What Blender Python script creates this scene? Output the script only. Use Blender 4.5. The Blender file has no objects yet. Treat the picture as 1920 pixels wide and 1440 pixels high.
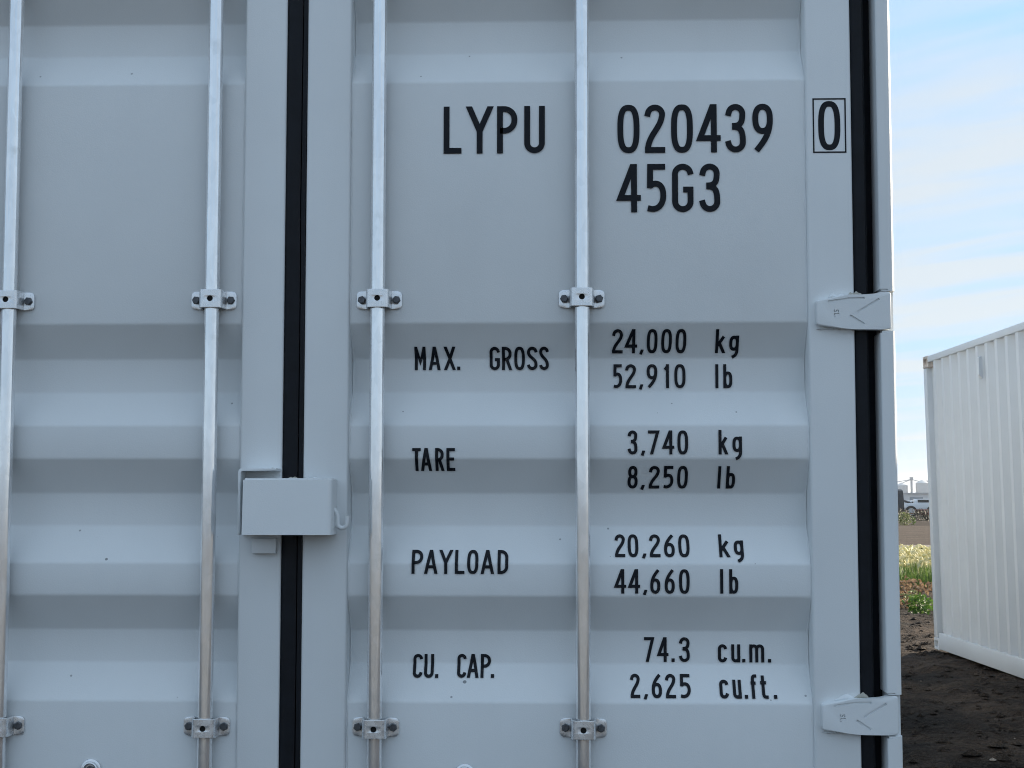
import bpy, bmesh, math, random
import numpy as np
from mathutils import Vector, Matrix, noise

random.seed(7)
rng = np.random.default_rng(11)
SC = bpy.context.scene
COL = SC.collection
R = math.radians

# ------------------------------------------------------------------ camera
CAM_H = 1.4445
cam_data = bpy.data.cameras.new("camera")
cam = bpy.data.objects.new("camera", cam_data)
COL.objects.link(cam)
SC.camera = cam
cam_data.sensor_width = 36.0
cam_data.lens = 36.0 * 2884.0 / 1920.0
cam_data.clip_start = 0.05
cam_data.clip_end = 6000
_yaw, _pitch, _roll = math.atan(96 / 2884), math.atan(221 / 2884), 0.0008
_fw = Vector((-math.sin(_yaw) * math.cos(_pitch), math.cos(_yaw) * math.cos(_pitch), math.sin(_pitch)))
_rt = Vector((math.cos(_yaw), math.sin(_yaw), 0))
_up = _rt.cross(_fw)
_r2 = _rt * math.cos(_roll) + _up * math.sin(_roll)
_u2 = _up * math.cos(_roll) - _rt * math.sin(_roll)
cam.matrix_world = Matrix(((_r2.x, _u2.x, -_fw.x, 0), (_r2.y, _u2.y, -_fw.y, 0), (_r2.z, _u2.z, -_fw.z, CAM_H), (0, 0, 0, 1)))

# ------------------------------------------------------------------ sky and sun
SUN_EL, SUN_AZ = R(19.0), R(54.8)          # azimuth clockwise from +Y
world = bpy.data.worlds.new("World")
SC.world = world
world.use_nodes = True
wn, wl = world.node_tree.nodes, world.node_tree.links
bg = wn['Background']
sky = wn.new('ShaderNodeTexSky')
sky.sky_type = 'NISHITA'
sky.sun_disc = False
sky.sun_elevation = SUN_EL
sky.sun_rotation = SUN_AZ
sky.dust_density = 0.6
sky.ozone_density = 2.0
# thin streaky cirrus over the whole sky: noise on the cloud layer's own plane
tc = wn.new('ShaderNodeTexCoord')
sep = wn.new('ShaderNodeSeparateXYZ')
wl.new(tc.outputs['Generated'], sep.inputs[0])
def wmath(op, a, b=None, clamp=False):
    n = wn.new('ShaderNodeMath'); n.operation = op; n.use_clamp = clamp
    for i, v in enumerate((a, b)):
        if v is None: continue
        if isinstance(v, (int, float)): n.inputs[i].default_value = v
        else: wl.new(v, n.inputs[i])
    return n.outputs[0]
zc = wmath('ADD', wmath('MAXIMUM', sep.outputs['Z'], 0.0), 0.13)
comb = wn.new('ShaderNodeCombineXYZ')
wl.new(wmath('DIVIDE', sep.outputs['X'], zc), comb.inputs[0])
wl.new(wmath('DIVIDE', sep.outputs['Y'], zc), comb.inputs[1])
mp = wn.new('ShaderNodeMapping')
mp.vector_type = 'TEXTURE'
mp.inputs['Rotation'].default_value = (0, 0, R(-36))
mp.inputs['Scale'].default_value = (2.0, 0.55, 1)
wl.new(comb.outputs[0], mp.inputs[0])
n1 = wn.new('ShaderNodeTexNoise')
n1.inputs['Scale'].default_value = 2.0
n1.inputs['Detail'].default_value = 4
n1.inputs['Roughness'].default_value = 0.52
n1.inputs['Distortion'].default_value = 0.35
wl.new(mp.outputs[0], n1.inputs['Vector'])
cover = wn.new('ShaderNodeMapRange')
cover.inputs['From Min'].default_value = 0.34
cover.inputs['From Max'].default_value = 0.60
wl.new(n1.outputs['Fac'], cover.inputs['Value'])
low = wn.new('ShaderNodeMapRange')      # the layer looks thicker towards the horizon
low.inputs['From Min'].default_value = 0.0
low.inputs['From Max'].default_value = 0.16
low.inputs['To Min'].default_value = 0.60
low.inputs['To Max'].default_value = 0.0
wl.new(sep.outputs['Z'], low.inputs['Value'])
# ice cloud scatters forward: whiter and brighter towards the sun's side of the sky
dotn = wn.new('ShaderNodeVectorMath'); dotn.operation = 'DOT_PRODUCT'
dotn.inputs[1].default_value = (math.cos(SUN_EL) * math.sin(SUN_AZ), math.cos(SUN_EL) * math.cos(SUN_AZ), math.sin(SUN_EL))
wl.new(tc.outputs['Generated'], dotn.inputs[0])
phase = wmath('POWER', wmath('MULTIPLY', wmath('ADD', dotn.outputs['Value'], 1.0), 0.5, True), 2.0)
fac = wmath('MAXIMUM', cover.outputs[0], low.outputs[0], True)
fac = wmath('ADD', wmath('MULTIPLY', fac, 0.90), wmath('MULTIPLY', phase, 0.10), True)
veil = wn.new('ShaderNodeMix'); veil.data_type = 'RGBA'
veil.inputs['A'].default_value = (1.70, 2.92, 4.5, 1)      # thin ice veil between the streaks
veil.inputs['B'].default_value = (2.88, 3.18, 3.45, 1)      # white streaks
wl.new(fac, veil.inputs['Factor'])
gain = wn.new('ShaderNodeMix'); gain.data_type = 'RGBA'; gain.blend_type = 'MULTIPLY'; gain.inputs['Factor'].default_value = 1.0
wl.new(veil.outputs['Result'], gain.inputs['A'])
wl.new(wmath('ADD', wmath('MULTIPLY', phase, 0.08), 0.96), gain.inputs['B'])
mixc = wn.new('ShaderNodeMix'); mixc.data_type = 'RGBA'
wl.new(wmath('ADD', wmath('MULTIPLY', fac, 0.04), 0.92), mixc.inputs['Factor'])
wl.new(sky.outputs[0], mixc.inputs['A'])
wl.new(gain.outputs['Result'], mixc.inputs['B'])
wl.new(mixc.outputs['Result'], bg.inputs['Color'])
bg.inputs['Strength'].default_value = 0.10
world.cycles.sampling_method = 'MANUAL'
world.cycles.sample_map_resolution = 512

SUN_DIR = Vector((math.cos(SUN_EL) * math.sin(SUN_AZ), math.cos(SUN_EL) * math.cos(SUN_AZ), math.sin(SUN_EL)))
sun_data = bpy.data.lights.new("sun", 'SUN')
sun_data.energy = 5.0
sun_data.angle = R(0.6)
sun_data.color = (1.0, 0.86, 0.68)
sun = bpy.data.objects.new("sun", sun_data)
COL.objects.link(sun)
sun.rotation_euler = (-SUN_DIR).to_track_quat('-Z', 'Y').to_euler()
sun.location = (30, 20, 20)

SC.view_settings.view_transform = 'Standard'
SC.view_settings.look = 'None'
SC.view_settings.gamma = 1.0
SC.view_settings.use_curve_mapping = False
SC.cycles.filter_width = 1.05
SC.cycles.max_bounces = 6
SC.cycles.diffuse_bounces = 4
SC.cycles.glossy_bounces = 3
SC.cycles.transmission_bounces = 3
SC.cycles.volume_bounces = 0
SC.cycles.caustics_reflective = False
SC.cycles.caustics_refractive = False
SC.view_settings.exposure = 1.28

# ------------------------------------------------------------------ materials
class NT:
    def __init__(self, name):
        self.m = bpy.data.materials.new(name)
        self.m.use_nodes = True
        self.n, self.l = self.m.node_tree.nodes, self.m.node_tree.links
        self.b = self.n['Principled BSDF']
        self.tc = self.n.new('ShaderNodeTexCoord')
    def set(self, node, key, v):
        if hasattr(v, 'is_linked') or isinstance(v, bpy.types.NodeSocket): self.l.new(v, node.inputs[key])
        else: node.inputs[key].default_value = v
    def mapping(self, scale, coord='Object'):
        m = self.n.new('ShaderNodeMapping'); m.inputs['Scale'].default_value = scale
        self.l.new(getattr(self, 'vec', None) or self.tc.outputs[coord], m.inputs[0]); return m.outputs[0]
    def scatter(self):
        oi = self.n.new('ShaderNodeObjectInfo'); m = self.n.new('ShaderNodeVectorMath'); m.operation = 'MULTIPLY_ADD'
        self.l.new(oi.outputs['Random'], m.inputs[0]); m.inputs[1].default_value = (7.3, 11.1, 5.7)
        self.l.new(self.tc.outputs['Object'], m.inputs[2])
        self.vec = m.outputs[0]
    def noise(self, scale, detail=4, rough=0.55, vec=None, dist=0.0):
        n = self.n.new('ShaderNodeTexNoise')
        n.inputs['Scale'].default_value = scale; n.inputs['Detail'].default_value = detail
        n.inputs['Roughness'].default_value = rough; n.inputs['Distortion'].default_value = dist
        self.l.new(vec if vec is not None else (getattr(self, 'vec', None) or self.tc.outputs['Object']), n.inputs['Vector'])
        return n.outputs['Fac']
    def ramp(self, fac, stops):
        r = self.n.new('ShaderNodeValToRGB')
        el = r.color_ramp.elements
        while len(el) < len(stops): el.new(0.5)
        for e, (p, c) in zip(el, stops):
            e.position = p; e.color = (*c, 1) if len(c) == 3 else c
        self.l.new(fac, r.inputs[0]); return r.outputs[0]
    def rng(self, v, a, b, c, d):
        n = self.n.new('ShaderNodeMapRange')
        self.l.new(v, n.inputs['Value'])
        for k, x in zip(('From Min', 'From Max', 'To Min', 'To Max'), (a, b, c, d)): n.inputs[k].default_value = x
        return n.outputs[0]
    def mix(self, f, a, b):
        n = self.n.new('ShaderNodeMix'); n.data_type = 'RGBA'
        for k, v in (('Factor', f), ('A', a), ('B', b)):
            if isinstance(v, bpy.types.NodeSocket): self.l.new(v, n.inputs[k])
            else: n.inputs[k].default_value = v if k == 'Factor' else (*v, 1)
        return n.outputs['Result']
    def math(self, op, a, b=0.0):
        n = self.n.new('ShaderNodeMath'); n.operation = op
        for i, v in enumerate((a, b)):
            if isinstance(v, bpy.types.NodeSocket): self.l.new(v, n.inputs[i])
            else: n.inputs[i].default_value = v
        return n.outputs[0]
    def bump(self, h, strength, dist):
        n = self.n.new('ShaderNodeBump')
        n.inputs['Strength'].default_value = strength; n.inputs['Distance'].default_value = dist
        self.l.new(h, n.inputs['Height']); self.l.new(n.outputs[0], self.b.inputs['Normal'])
    def color(self, v):
        if isinstance(v, bpy.types.NodeSocket): self.l.new(v, self.b.inputs['Base Color'])
        else: self.b.inputs['Base Color'].default_value = (*v, 1)

def paint(name, col, rough=0.5, specks=True, spec=0.4, streaks=0.22):
    t = NT(name)
    big = t.noise(2.3, 3, 0.6)
    streak = t.noise(9, 3, 0.6, t.mapping((1, 1, 0.10)))
    c = t.mix(t.rng(big, 0.3, 0.7, 0, 1), tuple(x * 0.955 for x in col), tuple(min(x * 1.03, .85) for x in col))
    c = t.mix(t.rng(streak, 0.5, 0.8, 0, streaks), c, tuple(x * 0.88 for x in col))
    if specks:
        wob = t.noise(60, 1, 0.5)
        gn = t.n.new('ShaderNodeNewGeometry'); sz = t.n.new('ShaderNodeSeparateXYZ'); t.l.new(gn.outputs['True Normal'], sz.inputs[0])
        upz = t.math('GREATER_THAN', sz.outputs['Z'], 0.25)
        for sc_, thr, keep, f in ((14.0, 0.056, 0.74, 0.75), (31.0, 0.075, 0.86, 0.6)):
            v = t.n.new('ShaderNodeTexVoronoi'); v.inputs['Scale'].default_value = sc_
            t.l.new(t.tc.outputs['Object'], v.inputs['Vector'])
            sp = t.n.new('ShaderNodeSeparateColor'); t.l.new(v.outputs['Color'], sp.inputs[0])
            near = t.math('LESS_THAN', t.math('ADD', v.outputs['Distance'], t.math('MULTIPLY', wob, 0.03)), thr + 0.012)
            rare = t.math('GREATER_THAN', t.math('ADD', sp.outputs[0], t.math('MULTIPLY', upz, 0.42)), keep + 0.235)
            c = t.mix(t.math('MULTIPLY', t.math('MULTIPLY', near, rare), f), c, (0.09, 0.10, 0.11))
    t.color(c)
    t.set(t.b, 'Roughness', t.rng(big, 0.3, 0.7, rough - 0.06, rough + 0.08))
    t.b.inputs['Specular IOR Level'].default_value = spec
    t.bump(t.noise(420, 1, 0.5), 0.2, 0.0011)
    return t.m

def flat(name, col, rough=0.6, metallic=0.0, var=0.12, nscale=12, bump=0.0, spec=0.5):
    t = NT(name)
    n = t.noise(nscale, 4)
    t.color(t.mix(t.rng(n, 0.3, 0.7, 0, 1), tuple(x * (1 - var) for x in col), tuple(min(1, x * (1 + var)) for x in col)))
    t.b.inputs['Roughness'].default_value = rough
    t.b.inputs['Metallic'].default_value = metallic
    t.b.inputs['Specular IOR Level'].default_value = spec
    if bump: t.bump(t.noise(nscale * 3, 3), bump, 0.01)
    return t.m

def galvanised():
    t = NT('galvanised_steel'); t.scatter()
    v = t.n.new('ShaderNodeTexVoronoi'); v.inputs['Scale'].default_value = 90
    t.l.new(t.mapping((1, 1, 0.45)), v.inputs['Vector'])
    sp = t.n.new('ShaderNodeSeparateColor'); t.l.new(v.outputs['Color'], sp.inputs[0])
    streak = t.noise(40, 5, 0.65, t.mapping((1, 1, 0.08)))
    blot = t.noise(16, 5, 0.6)
    c = t.mix(t.rng(streak, 0.35, 0.7, 0, 1), (0.82, 0.83, 0.84), (0.95, 0.96, 0.96))
    c = t.mix(t.math('MULTIPLY', sp.outputs[0], 0.25), c, (0.56, 0.58, 0.60))
    c = t.mix(t.rng(blot, 0.6, 0.74, 0, 0.35), c, (0.46, 0.46, 0.45))
    t.color(c)
    t.b.inputs['Metallic'].default_value = 0.72
    t.set(t.b, 'Roughness', t.rng(blot, 0.3, 0.7, 0.09, 0.19))
    t.bump(t.math('ADD', t.math('MULTIPLY', sp.outputs[1], 0.35), streak), 0.10, 0.0016)
    return t.m

def zinc_plate():
    t = NT('zinc_plated_steel'); t.scatter()
    n = t.noise(70, 4, 0.6)
    t.color(t.mix(t.rng(n, 0.35, 0.7, 0, 1), (0.66, 0.68, 0.70), (0.84, 0.85, 0.86)))
    t.b.inputs['Metallic'].default_value = 0.68
    t.set(t.b, 'Roughness', t.rng(n, 0.3, 0.7, 0.2, 0.36))
    t.bump(n, 0.05, 0.0012)
    return t.m

def soil(name, dark, light, stones=True):
    t = NT(name)
    a = t.noise(0.7, 5, 0.6); b = t.noise(7, 4, 0.65); c2 = t.noise(45, 2, 0.6)
    c = t.mix(t.rng(a, 0.35, 0.65, 0, 1), dark, light)
    c = t.mix(t.rng(b, 0.42, 0.7, 0, 0.8), c, tuple(x * 0.5 for x in dark))
    c = t.mix(t.rng(c2, 0.58, 0.75, 0, 0.5), c, tuple(min(1, x * 1.5) for x in light))
    t.color(c)
    t.b.inputs['Roughness'].default_value = 0.95
    t.b.inputs['Specular IOR Level'].default_value = 0.15
    h = t.math('ADD', t.math('MULTIPLY', b, 1.6), t.math('MULTIPLY', c2, 0.5))
    t.bump(h, 1.0, 0.09)
    return t.m

def foliage(name, c1, c2, c3=None):
    t = NT(name)
    g = t.n.new('ShaderNodeNewGeometry')
    col = t.ramp(g.outputs['Random Per Island'], [(0.0, c1), (0.55, c2), (1.0, c3 or c2)])
    t.color(col)
    t.b.inputs['Roughness'].default_value = 0.6
    tr = t.n.new('ShaderNodeBsdfTranslucent'); t.l.new(col, tr.inputs[0])
    ms = t.n.new('ShaderNodeMixShader'); ms.inputs[0].default_value = 0.35
    out = t.n['Material Output']
    t.l.new(t.b.outputs[0], ms.inputs[1]); t.l.new(tr.outputs[0], ms.inputs[2]); t.l.new(ms.outputs[0], out.inputs[0])
    return t.m

M = dict(
    grey=paint('pale_grey_container_paint', (0.735, 0.766, 0.778)),
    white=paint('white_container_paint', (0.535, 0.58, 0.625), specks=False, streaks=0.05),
    galv=galvanised(), zinc=zinc_plate(),
    bolt=flat('dull_bolt_steel', (0.10, 0.105, 0.115), 0.45, 0.7, 0.25, 120),
    rubber=flat('black_rubber', (0.006, 0.008, 0.012), 0.5, 0, 0.25, 30, spec=0.2),
    black=flat('black_vinyl', (0.005, 0.007, 0.012), 0.5, 0, 0.1, 30, spec=0.2),
    hole=flat('dark_bushing', (0.004, 0.004, 0.004), 0.9),
    sealant=flat('beige_sealant', (0.42, 0.41, 0.36), 0.8, 0, 0.15, 60, 0.3),
    rusty=flat('rusty_white_paint', (0.52, 0.47, 0.43), 0.8, 0, 0.5, 22, 0.2),
    timber=flat('container_floor_timber', (0.16, 0.10, 0.06), 0.8),
    soil=soil('yard_soil', (0.010, 0.0085, 0.0075), (0.080, 0.058, 0.043)),
    clod=soil('clod_soil', (0.018, 0.015, 0.013), (0.085, 0.066, 0.052)),
    field=soil('bare_field_soil', (0.070, 0.054, 0.043), (0.12, 0.093, 0.074)),
    path=soil('pale_gravel', (0.30, 0.27, 0.235), (0.40, 0.36, 0.32)),
    lot=soil('dry_lot_gravel', (0.175, 0.165, 0.15), (0.25, 0.236, 0.214)),
    grass=foliage('grass_blades', (0.06, 0.13, 0.020), (0.12, 0.21, 0.04), (0.21, 0.26, 0.08)),
    plume=foliage('pale_seedheads', (0.66, 0.62, 0.34), (0.78, 0.73, 0.45), (0.80, 0.76, 0.54)),
    weed=foliage('weed_leaves', (0.05, 0.12, 0.02), (0.09, 0.19, 0.03), (0.16, 0.24, 0.06)),
    dead=foliage('dead_weeds', (0.16, 0.10, 0.06), (0.26, 0.17, 0.10), (0.34, 0.25, 0.16)),
    shrub=foliage('pale_shrub_leaves', (0.10, 0.14, 0.045), (0.17, 0.21, 0.07), (0.24, 0.26, 0.11)),
    hedge=foliage('dark_hedge_leaves', (0.018, 0.024, 0.014), (0.040, 0.044, 0.026), (0.075, 0.07, 0.045)),
    stem=flat('brown_stems', (0.10, 0.07, 0.045), 0.9),
    wall=flat('white_metal_cladding', (0.62, 0.64, 0.66), 0.6, 0, 0.05, 0.3),
    roofm=flat('grey_metal_roof', (0.42, 0.45, 0.48), 0.6, 0, 0.05, 0.3),
    blue=flat('blue_grey_cladding', (0.22, 0.29, 0.36), 0.7, 0, 0.08, 0.3),
    silo=flat('silo_steel', (0.60, 0.62, 0.63), 0.5, 0.2, 0.05, 0.4),
    carw=flat('white_car_paint', (0.75, 0.76, 0.77), 0.25, 0, 0.02),
    carg=flat('silver_grey_car_paint', (0.28, 0.31, 0.34), 0.3, 0.3, 0.03),
    cark=flat('black_truck_paint', (0.012, 0.012, 0.014), 0.3, 0, 0.1),
    carr=flat('red_machine_paint', (0.17, 0.04, 0.032), 0.5, 0, 0.2, 3),
    glass=flat('dark_vehicle_glass', (0.02, 0.025, 0.03), 0.08),
    tyre=flat('tyre_rubber', (0.015, 0.015, 0.015), 0.8),
    lamp=flat('lamp_lens', (0.5, 0.5, 0.5), 0.15),
)

# ------------------------------------------------------------------ helpers
def obj(name, bm, mat, parent=None, smooth=False, angle=None):
    me = bpy.data.meshes.new(name)
    if isinstance(bm, bmesh.types.BMesh):
        bmesh.ops.recalc_face_normals(bm, faces=bm.faces[:])
        bm.to_mesh(me); bm.free()
    else:
        v, f = bm
        me.from_pydata(v, [], f)
    if mat is not None: me.materials.append(mat)
    if smooth:
        me.polygons.foreach_set('use_smooth', [True] * len(me.polygons))
        if angle is not None: me.set_sharp_from_angle(angle=angle)
    o = bpy.data.objects.new(name, me)
    COL.objects.link(o)
    if parent is not None: o.parent = parent
    return o

def share(src, parent, loc=(0, 0, 0), rot=(0, 0, 0), scale=(1, 1, 1)):
    o = src.copy(); COL.objects.link(o); o.parent = parent
    o.location = loc; o.rotation_euler = rot; o.scale = scale
    return o

def thing(name, label, cat, loc=(0, 0, 0), rz=0.0, group=None):
    o = bpy.data.objects.new(name, None); COL.objects.link(o)
    o.empty_display_size = 0.2
    o.location = loc; o.rotation_euler = (0, 0, rz)
    o['label'] = label; o['category'] = cat
    if group: o['group'] = group
    return o

def struct(o):
    o['kind'] = 'structure'; return o

def stuff(o, label=None, cat=None):
    o['kind'] = 'stuff'
    if label: o['label'] = label
    if cat: o['category'] = cat
    return o

def box(bm, x0, x1, y0, y1, z0, z1, bev=0.0, seg=2):
    vs = [bm.verts.new((x, y, z)) for x in (x0, x1) for y in (y0, y1) for z in (z0, z1)]
    q = [(0, 1, 3, 2), (4, 6, 7, 5), (0, 4, 5, 1), (2, 3, 7, 6), (0, 2, 6, 4), (1, 5, 7, 3)]
    fs = [bm.faces.new([vs[i] for i in f]) for f in q]
    if bev > 0:
        es = list({e for f in fs for e in f.edges})
        bmesh.ops.bevel(bm, geom=es, offset=bev, segments=seg, affect='EDGES', profile=0.5)
    return bm

def B(*a, **k): return box(bmesh.new(), *a, **k)

def cyl(bm, c, axis, r, L, n=24, r2=None, cap=True):
    """cylinder from c along axis by L"""
    ax = Vector(axis).normalized()
    q = ax.to_track_quat('Z', 'Y')
    r2 = r if r2 is None else r2
    c = Vector(c)
    a = [bm.verts.new(c + q @ Vector((r * math.cos(2 * math.pi * i / n), r * math.sin(2 * math.pi * i / n), 0))) for i in range(n)]
    b = [bm.verts.new(c + q @ Vector((r2 * math.cos(2 * math.pi * i / n), r2 * math.sin(2 * math.pi * i / n), L))) for i in range(n)]
    for i in range(n):
        bm.faces.new((a[i], a[(i + 1) % n], b[(i + 1) % n], b[i]))
    if cap:
        bm.faces.new(a[::-1]); bm.faces.new(b)
    return bm

def tube(bm, pts, r, n=10):
    pts = [Vector(p) for p in pts]
    rings = []
    for i, p in enumerate(pts):
        d = (pts[min(i + 1, len(pts) - 1)] - pts[max(i - 1, 0)]).normalized()
        q = d.to_track_quat('Z', 'Y')
        rings.append([bm.verts.new(p + q @ Vector((r * math.cos(2 * math.pi * k / n), r * math.sin(2 * math.pi * k / n), 0))) for k in range(n)])
    for a, b in zip(rings, rings[1:]):
        # match ring twist
        off = min(range(n), key=lambda s: (a[0].co - b[s].co).length)
        for k in range(n):
            bm.faces.new((a[k], a[(k + 1) % n], b[(k + 1 + off) % n], b[(k + off) % n]))
    bm.faces.new(rings[0][::-1]); bm.faces.new(rings[-1])
    return bm

def prism(bm, pts2, y0, y1, bev=0.0, seg=2, frontonly=True):
    """outline in (x, z) extruded from y0 (front) to y1"""
    a = [bm.verts.new((x, y0, z)) for x, z in pts2]
    b = [bm.verts.new((x, y1, z)) for x, z in pts2]
    n = len(a)
    f = bm.faces.new(a)
    bm.faces.new(b[::-1])
    for i in range(n):
        bm.faces.new((a[i], b[i], b[(i + 1) % n], a[(i + 1) % n]))
    if bev:
        bmesh.ops.bevel(bm, geom=list(f.edges), offset=bev, segments=seg, affect='EDGES', profile=0.5)
    return bm

def loft_z(bm, prof, zs, closed=False):
    """profile of (x, y) swept along z stations"""
    rows = [[bm.verts.new((x, y, z)) for x, y in prof] for z in zs]
    n = len(prof)
    for a, b in zip(rows, rows[1:]):
        for i in range(n if closed else n - 1):
            j = (i + 1) % n
            bm.faces.new((a[i], a[j], b[j], b[i]))
    if closed:
        bm.faces.new(rows[0][::-1]); bm.faces.new(rows[-1])
    return bm

# ------------------------------------------------------------------ the grey container (doors to the camera)
# local frame: x across (0 = middle of the two doors), y into the container (0 = face of the door frames), z up
HGT, LEN, HW = 2.896, 12.192, 1.219
# vertical profile of the pressed door skin: (height, depth behind the frame face)
CR, VA = 0.008, 0.056
h0 = CAM_H
PROF = [(2.760, CR), (2.5242, CR), (2.4532, VA), (2.3838, VA), (2.3113, CR),
        (1.8093, CR), (1.7405, VA), (1.6699, VA), (1.6001, CR), (1.5319, CR), (1.4620, VA), (1.3946, VA), (1.3202, CR),
        (1.2551, CR), (1.1830, VA), (1.1155, VA), (1.0431, CR), (0.545, CR), (0.474, VA), (0.405, VA), (0.334, CR), (0.160, CR)]

def prof_depth(z):
    for (a, da), (b, db) in zip(PROF, PROF[1:]):
        if b <= z <= a: return da + (db - da) * (a - z) / (a - b)
    return CR

def panel_bm(x0, x1):
    """pressed sheet: rounded creases, slightly soft ends"""
    pts = []
    r = 0.0038
    for i, (z, d) in enumerate(PROF):
        if 0 < i < len(PROF) - 1:
            p = Vector((z, d)); a = (Vector(PROF[i - 1]) - p); b = (Vector(PROF[i + 1]) - p)
            la, lb = min(r, a.length * .4), min(r, b.length * .4)
            A, Bq = p + a.normalized() * la, p + b.normalized() * lb
            for t in (0, .5, 1):
                q = A * (1 - t) ** 2 + p * 2 * t * (1 - t) + Bq * t * t
                pts.append((q.x, q.y))
        else: pts.append((z, d))
    bm = bmesh.new()
    nx = 14
    cols = []
    for i in range(nx + 1):
        x = x0 + (x1 - x0) * i / nx
        col = []
        for z, d in pts:
            w = 0.0012 * noise.noise(Vector((x * 2.3, z * 1.6, 3.1))) + 0.0005 * noise.noise(Vector((x * 9, z * 4, 1.1)))
            col.append(bm.verts.new((x, d + w, z)))
        cols.append(col)
    for a, b in zip(cols, cols[1:]):
        for k in range(len(pts) - 1):
            bm.faces.new((a[k], a[k + 1], b[k + 1], b[k]))
    return bm

def stile_bm(x0, x1, z0=0.16, z1=2.76, y1=0.055, bev=0.005):
    return box(bmesh.new(), x0, x1, 0.0, y1, z0, z1, bev, 3)

def bead_bm(x, y, z0, z1, r, seed, follow=None):
    """uneven weld or sealant bead running up a seam"""
    bm = bmesh.new()
    zs = np.arange(z0, z1, 0.012)
    pts = []
    for z in zs:
        d = follow(z) if follow else 0
        pts.append((x + 0.0007 * noise.noise(Vector((seed, z * 18, 0))), y + d, z))
    n = 6
    rings = []
    for p in pts:
        rr = r * (0.75 + 0.55 * noise.noise(Vector((seed * 3, p[2] * 30, 5))))
        rings.append([bm.verts.new((p[0] + rr * math.cos(2 * math.pi * k / n), p[1] + rr * math.sin(2 * math.pi * k / n), p[2])) for k in range(n)])
    for a, b in zip(rings, rings[1:]):
        for k in range(n): bm.faces.new((a[k], a[(k + 1) % n], b[(k + 1) % n], b[k]))
    return bm

C1 = thing('shipping_container', 'pale grey shipping container with closed doors, galvanised locking bars and black lettering', 'container', (-0.5475, 3.1152, 0))

# --- door leaves
def door(x0, x1, s0, s1, inner_name):
    """x0..x1 outer width, s0/s1 stile widths; returns the skin (the part), others are its children"""
    d = obj('door', panel_bm(x0 + s0 - 0.002, x1 - s1 + 0.002), M['grey'], C1, True, R(50))
    obj('door_stile', stile_bm(x0, x0 + s0), M['grey'], d, True, R(40))
    obj('door_stile', stile_bm(x1 - s1, x1), M['grey'], d, True, R(40))
    obj('door_rail', B(x0 + s0 + .0005, x1 - s1 - .0005, 0.001, .052, 2.765, 2.80, .004), M['grey'], d, True, R(40))
    obj('door_rail', B(x0 + s0 + .0005, x1 - s1 - .0005, 0.001, .052, 0.06, 0.158, .004), M['grey'], d, True, R(40))
    for xx, sd in ((x0 + s0 + 0.0015, 1.3), (x1 - s1 - 0.0015, 4.7)):
        obj('weld_bead', bead_bm(xx, 0.001, 0.17, 2.74, 0.0032, sd + x0, prof_depth), M['grey'], d, True)
    return d

XL0, XL1 = -1.1375, -0.0245       # left leaf
XR0, XR1 = 0.0190, 1.1375         # right leaf
door_l = door(XL0, XL1, 0.093, 0.0865, 'l'); door_l['label'] = 'unlettered door leaf'
door_r = door(XR0, XR1, 0.0915, 0.093, 'r'); door_r['label'] = 'door leaf with black lettering'

# --- door gaskets
def gasket_bm(prof):
    zs = np.linspace(0.08, 2.78, 46)
    bm = bmesh.new()
    rows = []
    for z in zs:
        w = 0.0011 * noise.noise(Vector((prof[0][0] * 7, z * 2.2, 0))) + .0006 * noise.noise(Vector((prof[0][0] * 7, z * 8, 4)))
        rows.append([bm.verts.new((x + w, y, z)) for x, y in prof])
    for a, b in zip(rows, rows[1:]):
        for i in range(len(prof) - 1): bm.faces.new((a[i], a[i + 1], b[i + 1], b[i]))
    return bm
xl, xr = XL1 - 0.001, XR0 + 0.001
obj('gasket', gasket_bm([(xl - .002, .05), (xl, .008), (xl + .004, .0035), (xl + .012, .0025), (xl + .024, .004), (xl + .032, .008), (xl + .0335, .018), (xl + .0345, .006), (xr - .002, .005), (xr + .002, .05)]),
    M['rubber'], door_l, True, R(45))
def side_gasket(x, s):
    return [(x - s * .003, .05), (x, .012), (x + s * .004, .0075), (x + s * .014, .0065), (x + s * .026, .0085), (x + s * .031, .016), (x + s * .033, .040), (x + s * .050, .049), (x + s * .060, .05)]
obj('gasket', gasket_bm(side_gasket(XR1 - .001, 1)), M['rubber'], door_r, True, R(45))
obj('gasket', gasket_bm(side_gasket(XL0 + .001, -1)), M['rubber'], door_l, True, R(45))

# --- hinges
def smooth_poly(pts, r, n=4):
    out = []
    for i, p in enumerate(pts):
        p = Vector(p); a = Vector(pts[i - 1]) - p; b = Vector(pts[(i + 1) % len(pts)]) - p
        q = min(r, a.length * .45, b.length * .45)
        A, Bq = p + a.normalized() * q, p + b.normalized() * q
        for k in range(n + 1):
            t = k / n
            v = A * (1 - t) ** 2 + p * 2 * t * (1 - t) + Bq * t * t
            out.append((v.x, v.y))
    return out

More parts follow.
